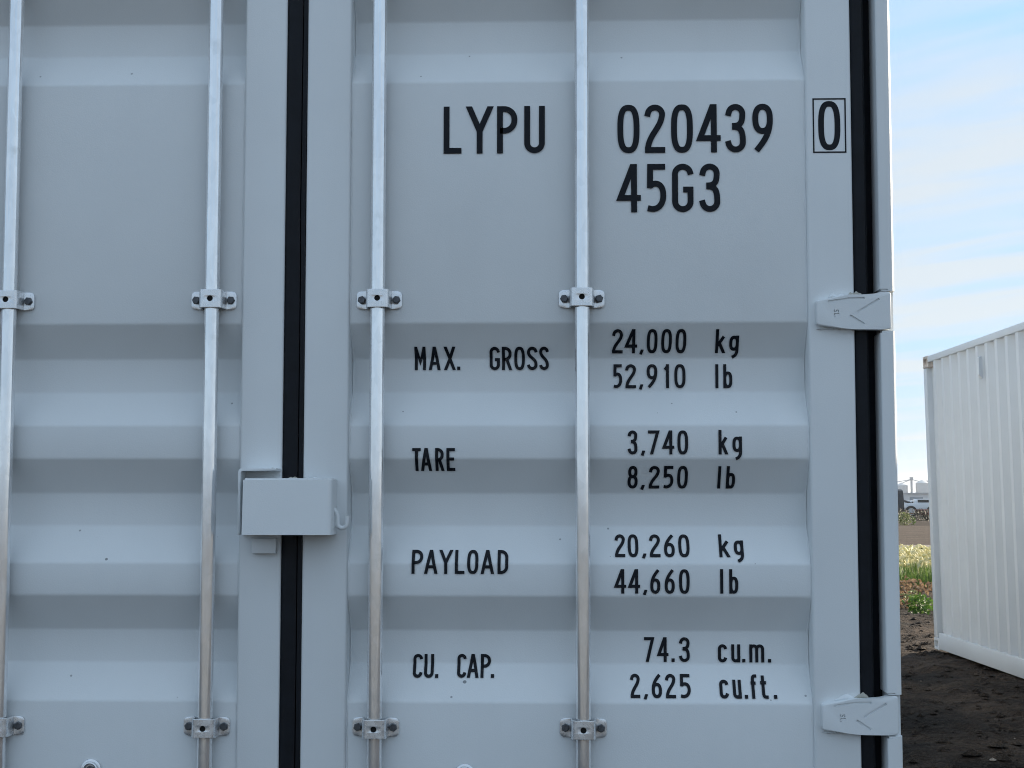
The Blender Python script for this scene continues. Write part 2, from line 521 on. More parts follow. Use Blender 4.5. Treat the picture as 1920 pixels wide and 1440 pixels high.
HZ = 1.829      # height of the hinge that the outline below describes
def hinge_mesh():
    o0 = [(1.0578, 1.8502), (1.1240, 1.8622), (1.1487, 1.8618), (1.1770, 1.8638), (1.1887, 1.8678), (1.2080, 1.8678),
          (1.2080, 1.7910), (1.1842, 1.7910), (1.1352, 1.7914), (1.1133, 1.7935), (1.0584, 1.8005)]
    pts = [(x - 1.1375, z - HZ) for x, z in o0]
    bm = bmesh.new()
    prism(bm, smooth_poly(pts[:], 0.006, 3)[::-1], -0.016, 0.004, 0.003, 3)
    bmesh.ops.recalc_face_normals(bm, faces=bm.faces[:])
    body = obj('hinge', bm, M['grey'])
    cut = bmesh.new()
    def groove(pl, w):
        for (xa, za), (xb, zb) in zip(pl, pl[1:]):
            a, b = Vector((xa - 1.1375, za - HZ)), Vector((xb - 1.1375, zb - HZ))
            d = (b - a).normalized(); nn = Vector((-d.y, d.x)) * w / 2; e = d * w * .4
            q = [a - e + nn, b + e + nn, b + e - nn, a - e - nn]
            prism(cut, [(v.x, v.y) for v in q], -0.03, -0.0125)
    groove([(1.0835, 1.8480), (1.1241, 1.8540), (1.1534, 1.8545)], 0.0042)
    groove([(1.142, 1.8275), (1.1832, 1.8522)], 0.0042)
    groove([(1.1272, 1.8189), (1.1526, 1.8027)], 0.0042)
    # cast letters turned a quarter: S L .
    groove([(1.0945, 1.8308), (1.0935, 1.8288), (1.0950, 1.8268), (1.0975, 1.8270), (1.0988, 1.8302), (1.1015, 1.8306), (1.1032, 1.8288), (1.1022, 1.8264)], 0.0016)
    groove([(1.1035, 1.8232), (1.0945, 1.8232), (1.0945, 1.8212)], 0.0016)
    groove([(1.0942, 1.8180), (1.0955, 1.8180)], 0.0013)
    bmesh.ops.recalc_face_normals(cut, faces=cut.faces[:])
    co = obj('cutter', cut, None)
    md = body.modifiers.new('b', 'BOOLEAN'); md.operation = 'DIFFERENCE'; md.object = co; md.solver = 'EXACT'; md.use_self = True
    dg = bpy.context.evaluated_depsgraph_get()
    me = bpy.data.meshes.new_from_object(body.evaluated_get(dg))
    me.polygons.foreach_set('use_smooth', [True] * len(me.polygons)); me.set_sharp_from_angle(angle=R(35))
    bpy.data.objects.remove(co); bpy.data.objects.remove(body)
    me.name = 'hinge'
    return me
HM = hinge_mesh()
HINGE_Z = [0.220, 1.024, 1.829, 2.630]
def blob_bm(x0, x1, y0, z0, h, seed):
    """smear of sealant: lumpy ridge from x0 to x1"""
    bm = bmesh.new(); n, m = 14, 7
    rows = []
    for i in range(n + 1):
        t = i / n; x = x0 + (x1 - x0) * t
        hh = h * (math.sin(math.pi * min(max(t, .02), .98)) ** .5) * (0.75 + .5 * noise.noise(Vector((seed, t * 4, 0))))
        rows.append([bm.verts.new((x, y0 - .006 * math.sin(math.pi * k / m) * (hh / h) , z0 + hh * (k / m) + .0008 * noise.noise(Vector((seed, t * 9, k))))) for k in range(m + 1)])
    for a, b in zip(rows, rows[1:]):
        for k in range(m): bm.faces.new((a[k], a[k + 1], b[k + 1], b[k]))
    return bm
for i, hz in enumerate(HINGE_Z):
    for side, d in ((1, door_r), (-1, door_l)):
        o = bpy.data.objects.new('hinge', HM); COL.objects.link(o); o.parent = d
        o.location = (1.1375 * side, 0, hz); o.scale = (side, 1, 1)
        cx = 1.1375 * side
        b1 = blob_bm(cx - side * .052, cx - side * .008, -.0005, hz + .027, .015, i + side * 3.3)
        obj('sealant', b1, M['grey'], d, True)
        b2 = blob_bm(cx - side * .013, cx + side * .016, .0005, hz + .031, .014, i * 2.1 + side)
        obj('sealant', b2, M['sealant'], d, True)
        b3 = blob_bm(cx - side * .078, cx - side * .025, -.0005, hz - .0335, -.006, i * 1.7 + side * 2)
        obj('sealant', b3, M['grey'], d, True)

# --- corner posts with the hinge-side lip broken at the hinges
def lip_bm(z0, z1, side):
    x0, x1, yf, yb = 1.1860, 1.2175, -0.015, 0.050
    prof = []
    def arc(cx, cy, r, a0, a1, n):
        for k in range(n + 1):
            a = R(a0 + (a1 - a0) * k / n); prof.append((cx + r * math.cos(a), cy + r * math.sin(a)))
    prof.append((x0, yb))
    arc(x0 + .004, yf + .004, .004, 180, 270, 4)
    arc(x1 - .015, yf + .015, .015, 270, 360, 10)
    prof.append((x1, yb))
    prof = [(x * side, y) for x, y in prof]
    bm = bmesh.new()
    loft_z(bm, prof, [z0, z1], closed=True)
    es = [e for e in bm.edges if abs(e.verts[0].co.z - e.verts[1].co.z) < 1e-5]
    bmesh.ops.bevel(bm, geom=es, offset=.004, segments=2, affect='EDGES')
    return bm
for side in (1, -1):
    post = obj('corner_post', B(*sorted((1.188 * side, 1.2185 * side)), 0.053, 0.20, 0.118, 2.778, .003), M['grey'], C1, True, R(40))
    cuts = [0.120] + [v for hz in HINGE_Z for v in (hz - .0405, hz + .0405)] + [2.776]
    for a, b in zip(cuts[::2], cuts[1::2]):
        if b - a > .02: obj('post_lip', lip_bm(a, b, side), M['grey'], post, True, R(45))
    for hz in HINGE_Z:
        obj('hinge_sun_block', B(*sorted((1.190 * side, 1.2165 * side)), .0065, .0522, hz - .052, hz + .052), M['grey'], post)  # added block: stops sun leaking through the lip gaps onto the gasket
    obj('post_web', B(*sorted((1.05 * side, 1.1875 * side)), 0.062, 0.075, 0.118, 2.778), M['grey'], post)

# --- locking bars
def bracket_bm():
    """hat-shaped saddle bracket, x across, front towards -y, centred on z = 0; front plate pierced"""
    bm = bmesh.new()
    t = 0.004
    hh = 0.0185
    # outer path (x, y) from left tab end to right tab end
    path = [(-.0465, .0), (-.0275, .0), (-.0248, -.0015), (-.0235, -.0050), (-.0225, -.028), (-.0212, -.0330), (-.0180, -.0365), (-.0155, -.0375)]
    P = path + [(-x, y) for x, y in path[::-1]]
    nz = 26
    rows = []
    for k in range(nz + 1):
        z = -hh + 2 * hh * k / nz
        row = []
        for x, y in P:
            xx = x
            if abs(x) > .04:      # round the tab corners
                rr = .009; dz = max(0, abs(z) - (hh - rr))
                xx = math.copysign(abs(x) - (rr - math.sqrt(max(rr * rr - dz * dz, 0))), x)
            row.append(bm.verts.new((xx, y, z)))
        rows.append(row)
    for a, b in zip(rows, rows[1:]):
        for i in range(len(P) - 1): bm.faces.new((a[i], b[i], b[i + 1], a[i + 1]))
    bmesh.ops.remove_doubles(bm, verts=bm.verts[:], dist=1e-5)
    bmesh.ops.recalc_face_normals(bm, faces=bm.faces[:])
    return bm
def hex_bm(r=.0083, h=.008):
    bm = bmesh.new()
    cyl(bm, (0, 0, 0), (0, -1, 0), r, h * .75, 6, cap=False)
    cyl(bm, (0, -h * .75, 0), (0, -1, 0), r, h * .25, 6, r * .8, cap=False)
    a = [bm.verts.new((r * .8 * math.cos(2 * math.pi * i / 6), -h, r * .8 * math.sin(2 * math.pi * i / 6))) for i in range(6)]
    bm.faces.new(a)
    bmesh.ops.remove_doubles(bm, verts=bm.verts[:], dist=1e-5)
    return bm
_br = obj('bracket', bracket_bm(), M['zinc'])
sm = _br.modifiers.new('t', 'SOLIDIFY'); sm.thickness = .0034; sm.offset = 0.0
_drill = obj('drill', cyl(bmesh.new(), (0, -.06, 0), (0, 1, 0), .0060, .04, 24), None)
dm = _br.modifiers.new('d', 'BOOLEAN'); dm.operation = 'DIFFERENCE'; dm.object = _drill; dm.solver = 'EXACT'
bv = _br.modifiers.new('v', 'BEVEL'); bv.width = .0007; bv.segments = 2; bv.limit_method = 'ANGLE'; bv.angle_limit = R(50)
_bm2 = bpy.data.meshes.new_from_object(_br.evaluated_get(bpy.context.evaluated_depsgraph_get()))
_bm2.polygons.foreach_set('use_smooth', [True] * len(_bm2.polygons)); _bm2.set_sharp_from_angle(angle=R(40))
BRACKET_ME = _bm2
bpy.data.objects.remove(_br); bpy.data.objects.remove(_drill)
_hx = obj('bolt', hex_bm(), M['bolt']); HEX_ME = _hx.data; bpy.data.objects.remove(_hx)
_bs = obj('bushing', cyl(bmesh.new(), (0, -.0356, 0), (0, 1, 0), .0066, .002, 20), M['hole']); BUSH_ME = _bs.data; bpy.data.objects.remove(_bs)
def put(name, me, parent, loc, rot=(0, 0, 0)):
    o = bpy.data.objects.new(name, me); COL.objects.link(o); o.parent = parent; o.location = loc; o.rotation_euler = rot; return o

BAR_X = [-0.589, -0.1700, 0.1704, 0.5868]
for bi, bx in enumerate(BAR_X):
    bm = bmesh.new()
    n = 32; zs = np.linspace(0.10, 2.83, 90); rows = []
    for z in zs:
        w1 = .0006 * noise.noise(Vector((bi * 5, z * 1.5, 0))); w2 = .0004 * noise.noise(Vector((bi * 5 + 9, z * 2.5, 0)))
        rr = .0152 * (1 + .006 * noise.noise(Vector((bi, z * 7, 3))))
        rows.append([bm.verts.new((rr * math.cos(2 * math.pi * k / n) + w1, rr * math.sin(2 * math.pi * k / n) + w2, z)) for k in range(n)])
    for a, b in zip(rows, rows[1:]):
        for k in range(n): bm.faces.new((a[k], a[(k + 1) % n], b[(k + 1) % n], b[k]))
    bm.faces.new(rows[0][::-1]); bm.faces.new(rows[-1])
    bar = obj('locking_bar', bm, M['galv'], C1, True, R(50))
    yb = CR - .0218
    bar.location = (bx, yb, 0)
    for j, bz in enumerate((0.30, 0.994, 1.857, 2.62)):
        dx = random.uniform(-.0012, .0012)
        dz = random.uniform(-.001, .001)
        tilt = random.uniform(-.012, .012)
        base = CR - .0026 - yb
        put('bracket', BRACKET_ME, bar, (dx, base, bz + dz), (0, tilt, 0))
        put('bushing', BUSH_ME, bar, (dx, base, bz + dz))
        for s in (-1, 1):
            put('bolt', HEX_ME, bar, (dx + s * .0358, base - .003, bz + dz - s * .0358 * math.sin(tilt)), (0, random.uniform(0, 1), 0))

# --- ring bolts of the handle plates, one on each leaf
def ring_bm():
    bm = bmesh.new()
    prof = [(.0205, 0), (.0205, -.004), (.0190, -.0055), (.0165, -.0060), (.0150, -.0105), (.0132, -.0115), (.0112, -.0100), (.0105, -.0060)]
    n = 28; rows = []
    for k in range(n):
        a = 2 * math.pi * k / n
        rows.append([bm.verts.new((r * math.cos(a), y, r * math.sin(a))) for r, y in prof])
    for k in range(n):
        a, b = rows[k], rows[(k + 1) % n]
        for i in range(len(prof) - 1): bm.faces.new((a[i], a[i + 1], b[i + 1], b[i]))
    bm.faces.new([r[-1] for r in rows])
    return bm
for (x, z), d in (((-0.4051, 0.9065), door_l), ((0.3500, 0.9015), door_r)):
    o = obj('ring_bolt', ring_bm(), M['zinc'], d, True, R(40)); o.location = (x, CR - .0005, z)
    o2 = put('bolt', HEX_ME, d, (x, CR - .0055, z), (0, .4, 0))

# --- lock box over the meeting stiles
def lock_box():
    bm = bmesh.new()
    x0, x1, z0, z1, yf, yb = -0.0877, 0.0890, 1.3790, 1.4925, -0.075, -0.001
    t = .005
    # front plate folded round the top and the right side, open at the left and below
    r = .010
    # outer shell as a profile in (x, y) swept in z for the right fold
    prof = [(x0, yf + t), (x0, yf)]
    for k in range(7):
        a = R(-90 + 90 * k / 6)
        prof.append((x1 - r + r * math.cos(a), yf + r + r * math.sin(a)))
    prof += [(x1, yb), (x1 - t, yb)]
    for k in range(7):
        a = R(-90 * k / 6)
        prof.append((x1 - r + (r - t) * math.cos(a), yf + r + (r - t) * math.sin(a)))
    loft_z(bm, prof, [z0, z1 - .0015], closed=True)
    for v in bm.verts:
        if v.co.y < yb - .02: v.co.y -= .008 * (z1 - v.co.z) / (z1 - z0)
    es = [e for e in bm.edges if abs(e.verts[0].co.z - z1 + .0015) < 1e-4 and abs(e.verts[1].co.z - z1 + .0015) < 1e-4]
    bmesh.ops.bevel(bm, geom=es, offset=.003, segments=2, affect='EDGES')
    return bm
LB = obj('lock_box', lock_box(), M['grey'], C1, True, R(40))
obj('top_plate', B(-.0857, .0832, -.0690, -.001, 1.4850, 1.4900, .0015), M['grey'], LB, True, R(40))
obj('gap_shade_plate', B(-.0872, -.0830, -.0720, -.001, 1.3795, 1.4846), M['grey'], LB)  # added to close the open left end and keep the gap dark
hk = [(.0870, -.034, 1.4300), (.0925, -.034, 1.4235), (.0950, -.034, 1.4150)]
for k in range(11):
    a = R(180 + 180 * k / 10 * .92)
    hk.append((.1047 + .0095 * math.cos(a), -.034, 1.4020 + .0100 * math.sin(a)))
hk.append((.1150, -.034, 1.4120)); hk.append((.1156, -.034, 1.4165))
obj('hook', tube(bmesh.new(), hk, .0046, 12), M['grey'], LB, True, R(60))
obj('hook_pad', prism(bmesh.new(), smooth_poly([(.0893, 1.392), (.0950, 1.400), (.0950, 1.424), (.0893, 1.432)], .003), -.036, -.031), M['grey'], LB)
obj('weld_blob', blob_bm(.0005, .0225, -.068, 1.4890, .0065, 2.2), M['sealant'], LB, True)
obj('weld_blob', blob_bm(.022, .060, -.003, 1.4900, .006, 5.2), M['grey'], LB, True)
# angle plate of the left leaf: side plate plus flange on top, folded with a radius
def angle_plate():
    bm = bmesh.new()
    t = .0052; x0, x1, z0, z1, r = -0.1024, -0.0255, 1.3785, 1.5111, .008
    out = [(x0, z0), (x0, z1 - r)]
    for k in range(1, 7):
        a = R(180 - 90 * k / 6); out.append((x0 + r + r * math.cos(a), z1 - r + r * math.sin(a)))
    out += [(x1, z1), (x1, z1 - t)]
    for k in range(7):
        a = R(90 + 90 * k / 6); out.append((x0 + r + (r - t) * math.cos(a), z1 - r + (r - t) * math.sin(a)))
    out += [(x0 + t, z0)]
    return prism(bm, out[::-1], -.055, -.0005, .0008, 2)
AP = obj('lock_angle_plate', angle_plate(), M['grey'], C1, True, R(40))
obj('weld_blob', blob_bm(-.0400, -.0235, -.050, 1.5095, .0035, 8.1), M['sealant'], AP, True)
obj('stop_block', B(-.0801, -.0312, -.021, -.0005, 1.3405, 1.3708, .0012), M['grey'], C1, True, R(40))

# --- lettering: strokes laid on the pressed skin
def arc(cx, cy, rx, ry, a0, a1, n=14):
    return [(cx + rx * math.cos(R(a0 + (a1 - a0) * k / n)), cy + ry * math.sin(R(a0 + (a1 - a0) * k / n))) for k in range(n + 1)]
def bez(p0, p1, p2, p3, n=14):
    out = []
    for k in range(n + 1):
        t = k / n; u = 1 - t
        out.append(tuple(u ** 3 * a + 3 * u * u * t * b + 3 * u * t * t * c + t ** 3 * d for a, b, c, d in zip(p0, p1, p2, p3)))
    return out
def superell(cx, cy, rx, ry, e=2.7, n=40):
    o = []
    for k in range(n):
        a = 2 * math.pi * k / n; c, s = math.cos(a), math.sin(a)
        o.append((cx + rx * math.copysign(abs(c) ** (2 / e), c), cy + ry * math.copysign(abs(s) ** (2 / e), s)))
    return o

def glyph(ch, w, h, s):
    """centre lines in a w x h box: list of (points, closed, cap0, cap1); caps in stroke widths"""
    r = w / 2; S = []
    def add(p, closed=False, c0=.5, c1=.5): S.append((p, closed, c0, c1))
    if ch in '0O': add(superell(r, h / 2, r, h / 2, 2.75), True)
    elif ch == '1':
        add([(w, 0), (w, h)]); add([(w, h - .02 * h), (0, h - .14 * h)], c0=0)
    elif ch == '2':
        p = arc(r, h - r, r, r, 172, -18, 16)
        q = bez(p[-1], (w * .86, h * .50), (0.02 * w, h * .34), (0, 0.0), 14)
        add(p + q[1:], c1=0); add([(0 - s * .5, 0), (w, 0)], c0=0)
    elif ch == '3':
        r1 = r * .96
        p = arc(r, h - r, r1, r, 172, 0, 14) + bez((r + r1, h - r), (r + r1, h * .64), (w * .84, h * .555), (w * .38, h * .555), 10)[1:]
        add(p, c1=.3)
        q = bez((w * .38, h * .53), (w * .84, h * .53), (w, h * .44), (w, r * 1.25), 12) + arc(r, r, r, r, 0, -170, 14)
        add(q, c0=.3)
    elif ch == '4':
        xv = .78 * w
        add([(xv - .04 * w, h + s * .4), (0, .27 * h), (w, .27 * h)], c0=.3, c1=.5)
        add([(xv, h), (xv, 0)])
    elif ch == '5':
        add([(w * .93, h), (.06 * w, h), (.04 * w, .56 * h)], c1=.45)
        add(bez((.02 * w, .545 * h), (.40 * w, .66 * h), (w, .62 * h), (w, .33 * h), 12) + bez((w, .33 * h), (w, .06 * h), (.45 * w, -.03 * h), (0, .02 * h), 12)[1:], c0=.15, c1=.3)
    elif ch == '9' or ch == '6':
        a = superell(r, h - .285 * h, r, .285 * h, 2.4, 32)
        b = bez((w, h - .30 * h), (w, h * .40), (.68 * w, .22 * h), (.14 * w, .0), 14)
        if ch == '6':
            a = [(w - x, h - y) for x, y in a]; b = [(w - x, h - y) for x, y in b]
        add(a, True); add(b, c0=0, c1=.3)
    elif ch == '7': add([(0, h), (w, h), (.28 * w, 0)], c1=.9)
    elif ch == '8':
        add(superell(r, h - .235 * h, r * .88, .235 * h, 2.3, 32), True); add(superell(r, .27 * h, r, .27 * h, 2.3, 32), True)
    elif ch == 'A':
        add([(0, 0), (r - s * .12, h), ], c0=.9, c1=.6); add([(r + s * .12, h), (w, 0)], c0=.6, c1=.9); add([(.16 * w, .27 * h), (.84 * w, .27 * h)], c0=0, c1=0)
    elif ch == 'C': add(arc(r, h - r, r, r, 8, 180, 16) + arc(r, r, r, r, 180, 352, 16), c0=.3, c1=.3)
    elif ch == 'D':
        q = min(w * .75, h * .3)
        add([(0, 0), (0, h), (w - q, h)] + arc(w - q, h - q, q, q, 90, 0, 10)[1:] + arc(w - q, q, q, q, 0, -90, 10) + [(0, 0)], True)
    elif ch == 'E':
        add([(w, h), (0, h), (0, 0), (w, 0)]); add([(0, .52 * h), (w * .85, .52 * h)], c0=0)
    elif ch == 'G':
        add(arc(r, h - r, r, r, 10, 180, 16) + arc(r, r, r, r, 180, 360, 16) + [(w, .46 * h), (.60 * w, .46 * h)], c0=.3, c1=.2)
    elif ch == 'L': add([(0, h), (0, 0), (w, 0)])
    elif ch == 'M': add([(0, 0), (0, h)]); add([(w, h), (w, 0)]); add([(0.02 * w, h), (r, .34 * h), (.98 * w, h)], c0=.3, c1=.3)
    elif ch in 'PR':
        q = min(w * .85, .245 * h); y1 = .475 * h
        add([(0, 0), (0, h), (w - q, h)] + arc(w - q, h - q, q, q, 90, 0, 10)[1:] + arc(w - q, y1 + q, q, q, 0, -90, 10) + [(0, y1)], c1=0)
        if ch == 'R': add([(.50 * w, y1), (w, 0)], c0=0, c1=.9)
    elif ch == 'S':
        add(arc(r, h - r, r, r, 12, 180, 14) + bez((0, h - r), (0, h * .55), (w, h * .53), (w, r), 12)[1:] + arc(r, r, r, r, 0, -168, 14)[1:], c0=.3, c1=.3)
    elif ch == 'T': add([(0, h), (w, h)]); add([(r, h), (r, 0)], c0=0)
    elif ch == 'U': add([(0, h)] + arc(r, r, r, r, 180, 360, 18) + [(w, h)])
    elif ch == 'X': add([(0, 0), (w, h)], c0=.9, c1=.9); add([(0, h), (w, 0)], c0=.9, c1=.9)
    elif ch == 'Y': add([(0, h), (r, .47 * h), (w, h)], c0=.9, c1=.9); add([(r, .5 * h), (r, 0)], c0=0)
    elif ch == 'k':
        add([(0, 0), (0, h)]); add([(.88 * w, .66 * h), (.05 * w, .27 * h)], c0=.5, c1=0); add([(.36 * w, .42 * h), (w, 0)], c0=0, c1=.9)
    elif ch == 'g':
        add(superell(r, .40 * h, r, .285 * h, 2.6, 32), True)
        add([(w, .69 * h), (w, .02 * h)] + bez((w, .02 * h), (w, -.12 * h), (.75 * w, -.22 * h), (.35 * w, -.27 * h), 8)[1:], c1=.2)
    elif ch == 'l': add([(r, 0), (r, h)])
    elif ch == 'b': add([(0, 0), (0, h)]); add(superell(r, .325 * h, r, .325 * h, 2.6, 32), True)
    elif ch == 'c':
        x = .74 * h
        add(arc(r, x - r, r, r, 12, 180, 14) + arc(r, r, r, r, 180, 348, 14), c0=.3, c1=.3)
    elif ch == 'u':
        x = .74 * h
        add([(0, x)] + arc(r, r, r, r, 180, 360, 14)); add([(w, x), (w, 0)])
    elif ch == 'm':
        x = .74 * h; q = w / 4
        add([(0, 0), (0, x)]); add([(0, x - q)] + arc(q, x - q, q, q, 180, 0, 10)[1:] + [(2 * q, 0)], c0=0)
        add([(2 * q, x - q)] + arc(3 * q, x - q, q, q, 180, 0, 10)[1:] + [(w, 0)], c0=0)
    elif ch == 'f':
        xs = .30 * w; add([(xs, 0)] + [(xs, h - .25 * h)] + bez((xs, .75 * h), (xs, h), (.6 * w, h), (w, h), 8)[1:]); add([(0, .66 * h), (w, .66 * h)], c0=.3, c1=.1)
    elif ch == 't':
        xs = .35 * w; add([(xs, .95 * h), (xs, .2 * h)] + bez((xs, .2 * h), (xs, 0), (.6 * w, 0), (w, 0), 8)[1:]); add([(0, .68 * h), (w * .95, .68 * h)], c0=.3, c1=.1)
    return S

def ribbon(bm, pts, closed, s, c0, c1, y):
    P = []
    for p in pts:
        if not P or (Vector(p) - P[-1]).length > 1e-5: P.append(Vector(p))
    if closed and (P[0] - P[-1]).length < 1e-5: P.pop()
    n = len(P)
    if not closed:
        P[0] = P[0] + (P[0] - P[1]).normalized() * s * c0
        P[-1] = P[-1] + (P[-1] - P[-2]).normalized() * s * c1
    L, Rr = [], []
    for i in range(n):
        if closed: a, b = P[i] - P[i - 1], P[(i + 1) % n] - P[i]
        else:
            a = P[i] - P[i - 1] if i else P[1] - P[0]
            b = P[i + 1] - P[i] if i < n - 1 else a
        a, b = a.normalized(), b.normalized()
        na, nb = Vector((-a.y, a.x)), Vector((-b.y, b.x))
        m = (na + nb)
        m = m.normalized() if m.length > 1e-4 else na
        k = min(1 / max(m.dot(na), .2), 2.6)
        L.append(bm.verts.new((P[i].x + m.x * k * s / 2, y, P[i].y + m.y * k * s / 2)))
        Rr.append(bm.verts.new((P[i].x - m.x * k * s / 2, y, P[i].y - m.y * k * s / 2)))
    for i in range(n if closed else n - 1):
        j = (i + 1) % n
        bm.faces.new((L[i], Rr[i], Rr[j], L[j]))

TEXT = [
('LYPU', False, 2.1605, 2.2594, 0.0121, [(0.3019, 0.3389), (0.3505, 0.4024), (0.4123, 0.4541), (0.4684, 0.5109)]),
('020439', False, 2.1594, 2.2602, 0.0121, [(0.6601, 0.7056), (0.7166, 0.7581), (0.7702, 0.815), (0.8237, 0.8718), (0.8816, 0.923), (0.9367, 0.9786)]),
('45G3', False, 2.0362, 2.1364, 0.0121, [(0.6596, 0.7076), (0.7191, 0.7595), (0.7715, 0.8151), (0.8276, 0.8695)]),
('0', True, 2.161, 2.2631, 0.0117, [(1.0698, 1.1148)]),
('MAX.', False, 1.7168, 1.7638, 0.0062, [(0.2404, 0.2636), (0.2702, 0.2934), (0.3022, 0.3243), (0.3287, 0.3343)]),
('GROSS', False, 1.7165, 1.7633, 0.0062, [(0.3957, 0.417), (0.4214, 0.4412), (0.4467, 0.4687), (0.4731, 0.4948), (0.4984, 0.5182)]),
('TARE', False, 1.5073, 1.5536, 0.0062, [(0.2406, 0.258), (0.258, 0.2797), (0.2873, 0.3047), (0.3102, 0.3276)]),
('PAYLOAD', False, 1.2993, 1.3472, 0.0062, [(0.2406, 0.2634), (0.2666, 0.2926), (0.2969, 0.3228), (0.3283, 0.3477), (0.3531, 0.3758), (0.3812, 0.4071), (0.4146, 0.4362)]),
('CU.', False, 1.0882, 1.1345, 0.0062, [(0.2409, 0.2604), (0.2637, 0.2833), (0.2865, 0.2931)]),
('CAP.', False, 1.0887, 1.1349, 0.0062, [(0.3311, 0.3496), (0.3517, 0.3745), (0.3789, 0.3995), (0.4006, 0.406)]),
('24,000', False, 1.7499, 1.7965, 0.0062, [(0.6485, 0.6703), (0.6747, 0.6998), (0.7052, 0.7128), (0.7194, 0.7412), (0.7488, 0.7706), (0.7782, 0.8)]),
('kg', False, 1.75, 1.796, 0.0062, [(0.8598, 0.8793), (0.888, 0.9076)]),
('52,910', False, 1.6785, 1.728, 0.0062, [(0.6509, 0.6695), (0.6761, 0.698), (0.7046, 0.7122), (0.7199, 0.7418), (0.756, 0.7658), (0.7767, 0.7997)]),
('lb', False, 1.6783, 1.7277, 0.0062, [(0.8608, 0.8673), (0.8772, 0.8957)]),
('3,740', False, 1.5405, 1.5891, 0.0062, [(0.6783, 0.6977), (0.7053, 0.7128), (0.7193, 0.7419), (0.7484, 0.7721), (0.7785, 0.8001)]),
('kg', False, 1.5405, 1.5901, 0.0062, [(0.8614, 0.8796), (0.8893, 0.9086)]),
('8,250', False, 1.4719, 1.5175, 0.0062, [(0.6788, 0.6993), (0.7058, 0.7134), (0.7221, 0.7437), (0.7513, 0.7719), (0.7794, 0.801)]),
('lb', False, 1.4719, 1.517, 0.0062, [(0.8615, 0.868), (0.8788, 0.8971)]),
('20,260', False, 1.3336, 1.3787, 0.0062, [(0.6521, 0.6726), (0.678, 0.6996), (0.7071, 0.7147), (0.7222, 0.7438), (0.7513, 0.7729), (0.7804, 0.803)]),
('kg', False, 1.3339, 1.379, 0.0062, [(0.8622, 0.8826), (0.8923, 0.9116)]),
('44,660', False, 1.2608, 1.3098, 0.0062, [(0.6501, 0.6737), (0.678, 0.7016), (0.708, 0.7155), (0.7219, 0.7422), (0.7508, 0.7711), (0.7797, 0.801)]),
('lb', False, 1.2613, 1.3102, 0.0062, [(0.8619, 0.8683), (0.8801, 0.8982)]),
('74.3', False, 1.1204, 1.1702, 0.0062, [(0.7112, 0.7317), (0.7382, 0.7608), (0.7673, 0.7727), (0.7824, 0.8039)]),
('cu.m.', False, 1.12, 1.167, 0.0062, [(0.861, 0.8793), (0.8879, 0.9061), (0.9104, 0.9158), (0.9244, 0.9545), (0.962, 0.9684)]),
('2,625', False, 1.0528, 1.0978, 0.0062, [(0.6819, 0.7012), (0.7087, 0.7162), (0.7247, 0.7451), (0.7526, 0.7729), (0.7814, 0.8028)]),
('cu.ft.', False, 1.0526, 1.0976, 0.0062, [(0.8604, 0.8786), (0.8871, 0.9042), (0.9106, 0.9159), (0.9223, 0.9362), (0.9415, 0.9575), (0.9681, 0.9745)]),
]
for word, onframe, z0, z1, s, xs in TEXT:
    whole = bmesh.new()
    for ch, (x0, x1) in zip(word, xs):
        bm = bmesh.new()
        W, H = x1 - x0, z1 - z0
        clip = (z0, z1)
        if ch == '.':
            ribbon(bm, [(x0 + W / 2, z0), (x0 + W / 2, z0 + s * 1.15)], False, s * 1.05, 0, 0, 0)
        elif ch == ',':
            ribbon(bm, [(x0 + .25 * W, z0 - .05 * H), (x0 + .75 * W, z0 + .17 * H)], False, s * .95, 0, 0, 0)
            clip = (z0 - .06 * H, z0 + .16 * H)
        else:
            if ch == 'g': clip = (z0 - .34 * H, z1)
            for k, (pts, closed, c0, c1) in enumerate(glyph(ch, max(W - s, 1e-4), H - s, s)):
                ribbon(bm, [(x0 + s / 2 + x, z0 + s / 2 + z) for x, z in pts], closed, s, c0, c1, -0.00005 * k)
        for zc_, sgn in ((clip[0], -1), (clip[1], 1)):
            bmesh.ops.bisect_plane(bm, geom=bm.verts[:] + bm.edges[:] + bm.faces[:], plane_co=(0, 0, zc_), plane_no=(0, 0, sgn), clear_outer=True)
        if not onframe:
            for pz, _ in PROF:
                for dz in (-.004, -.002, 0, .002, .004):
                    if clip[0] < pz + dz < clip[1]:
                        bmesh.ops.bisect_plane(bm, geom=bm.verts[:] + bm.edges[:] + bm.faces[:], plane_co=(0, 0, pz + dz), plane_no=(0, 0, 1))
        for v in bm.verts: v.co.y += (0 if onframe else prof_depth(v.co.z)) - (.0007 if onframe else .0021)
        me = bpy.data.meshes.new('tmp'); bm.to_mesh(me); bm.free(); whole.from_mesh(me); bpy.data.meshes.remove(me)
    if onframe:
        bx0, bz0, bx1, bz1, lw = 1.0587, 2.1554, 1.1265, 2.2690, .0030
        for q in ((bx0, bx1, bz0, bz0 + lw), (bx0, bx1, bz1 - lw, bz1), (bx0, bx0 + lw, bz0 + lw, bz1 - lw), (bx1 - lw, bx1, bz0 + lw, bz1 - lw)):
            v = [whole.verts.new((x, -.0007, z)) for x, z in ((q[0], q[2]), (q[1], q[2]), (q[1], q[3]), (q[0], q[3]))]
            whole.faces.new(v)
    for f in whole.faces:
        f.normal_update()
        if f.normal.y > 0: f.normal_flip()
    me = bpy.data.meshes.new('lettering'); whole.to_mesh(me); whole.free(); me.materials.append(M['black'])
    o = bpy.data.objects.new('lettering', me); COL.objects.link(o); o.parent = door_r
    o['label'] = 'black lettering reading ' + word

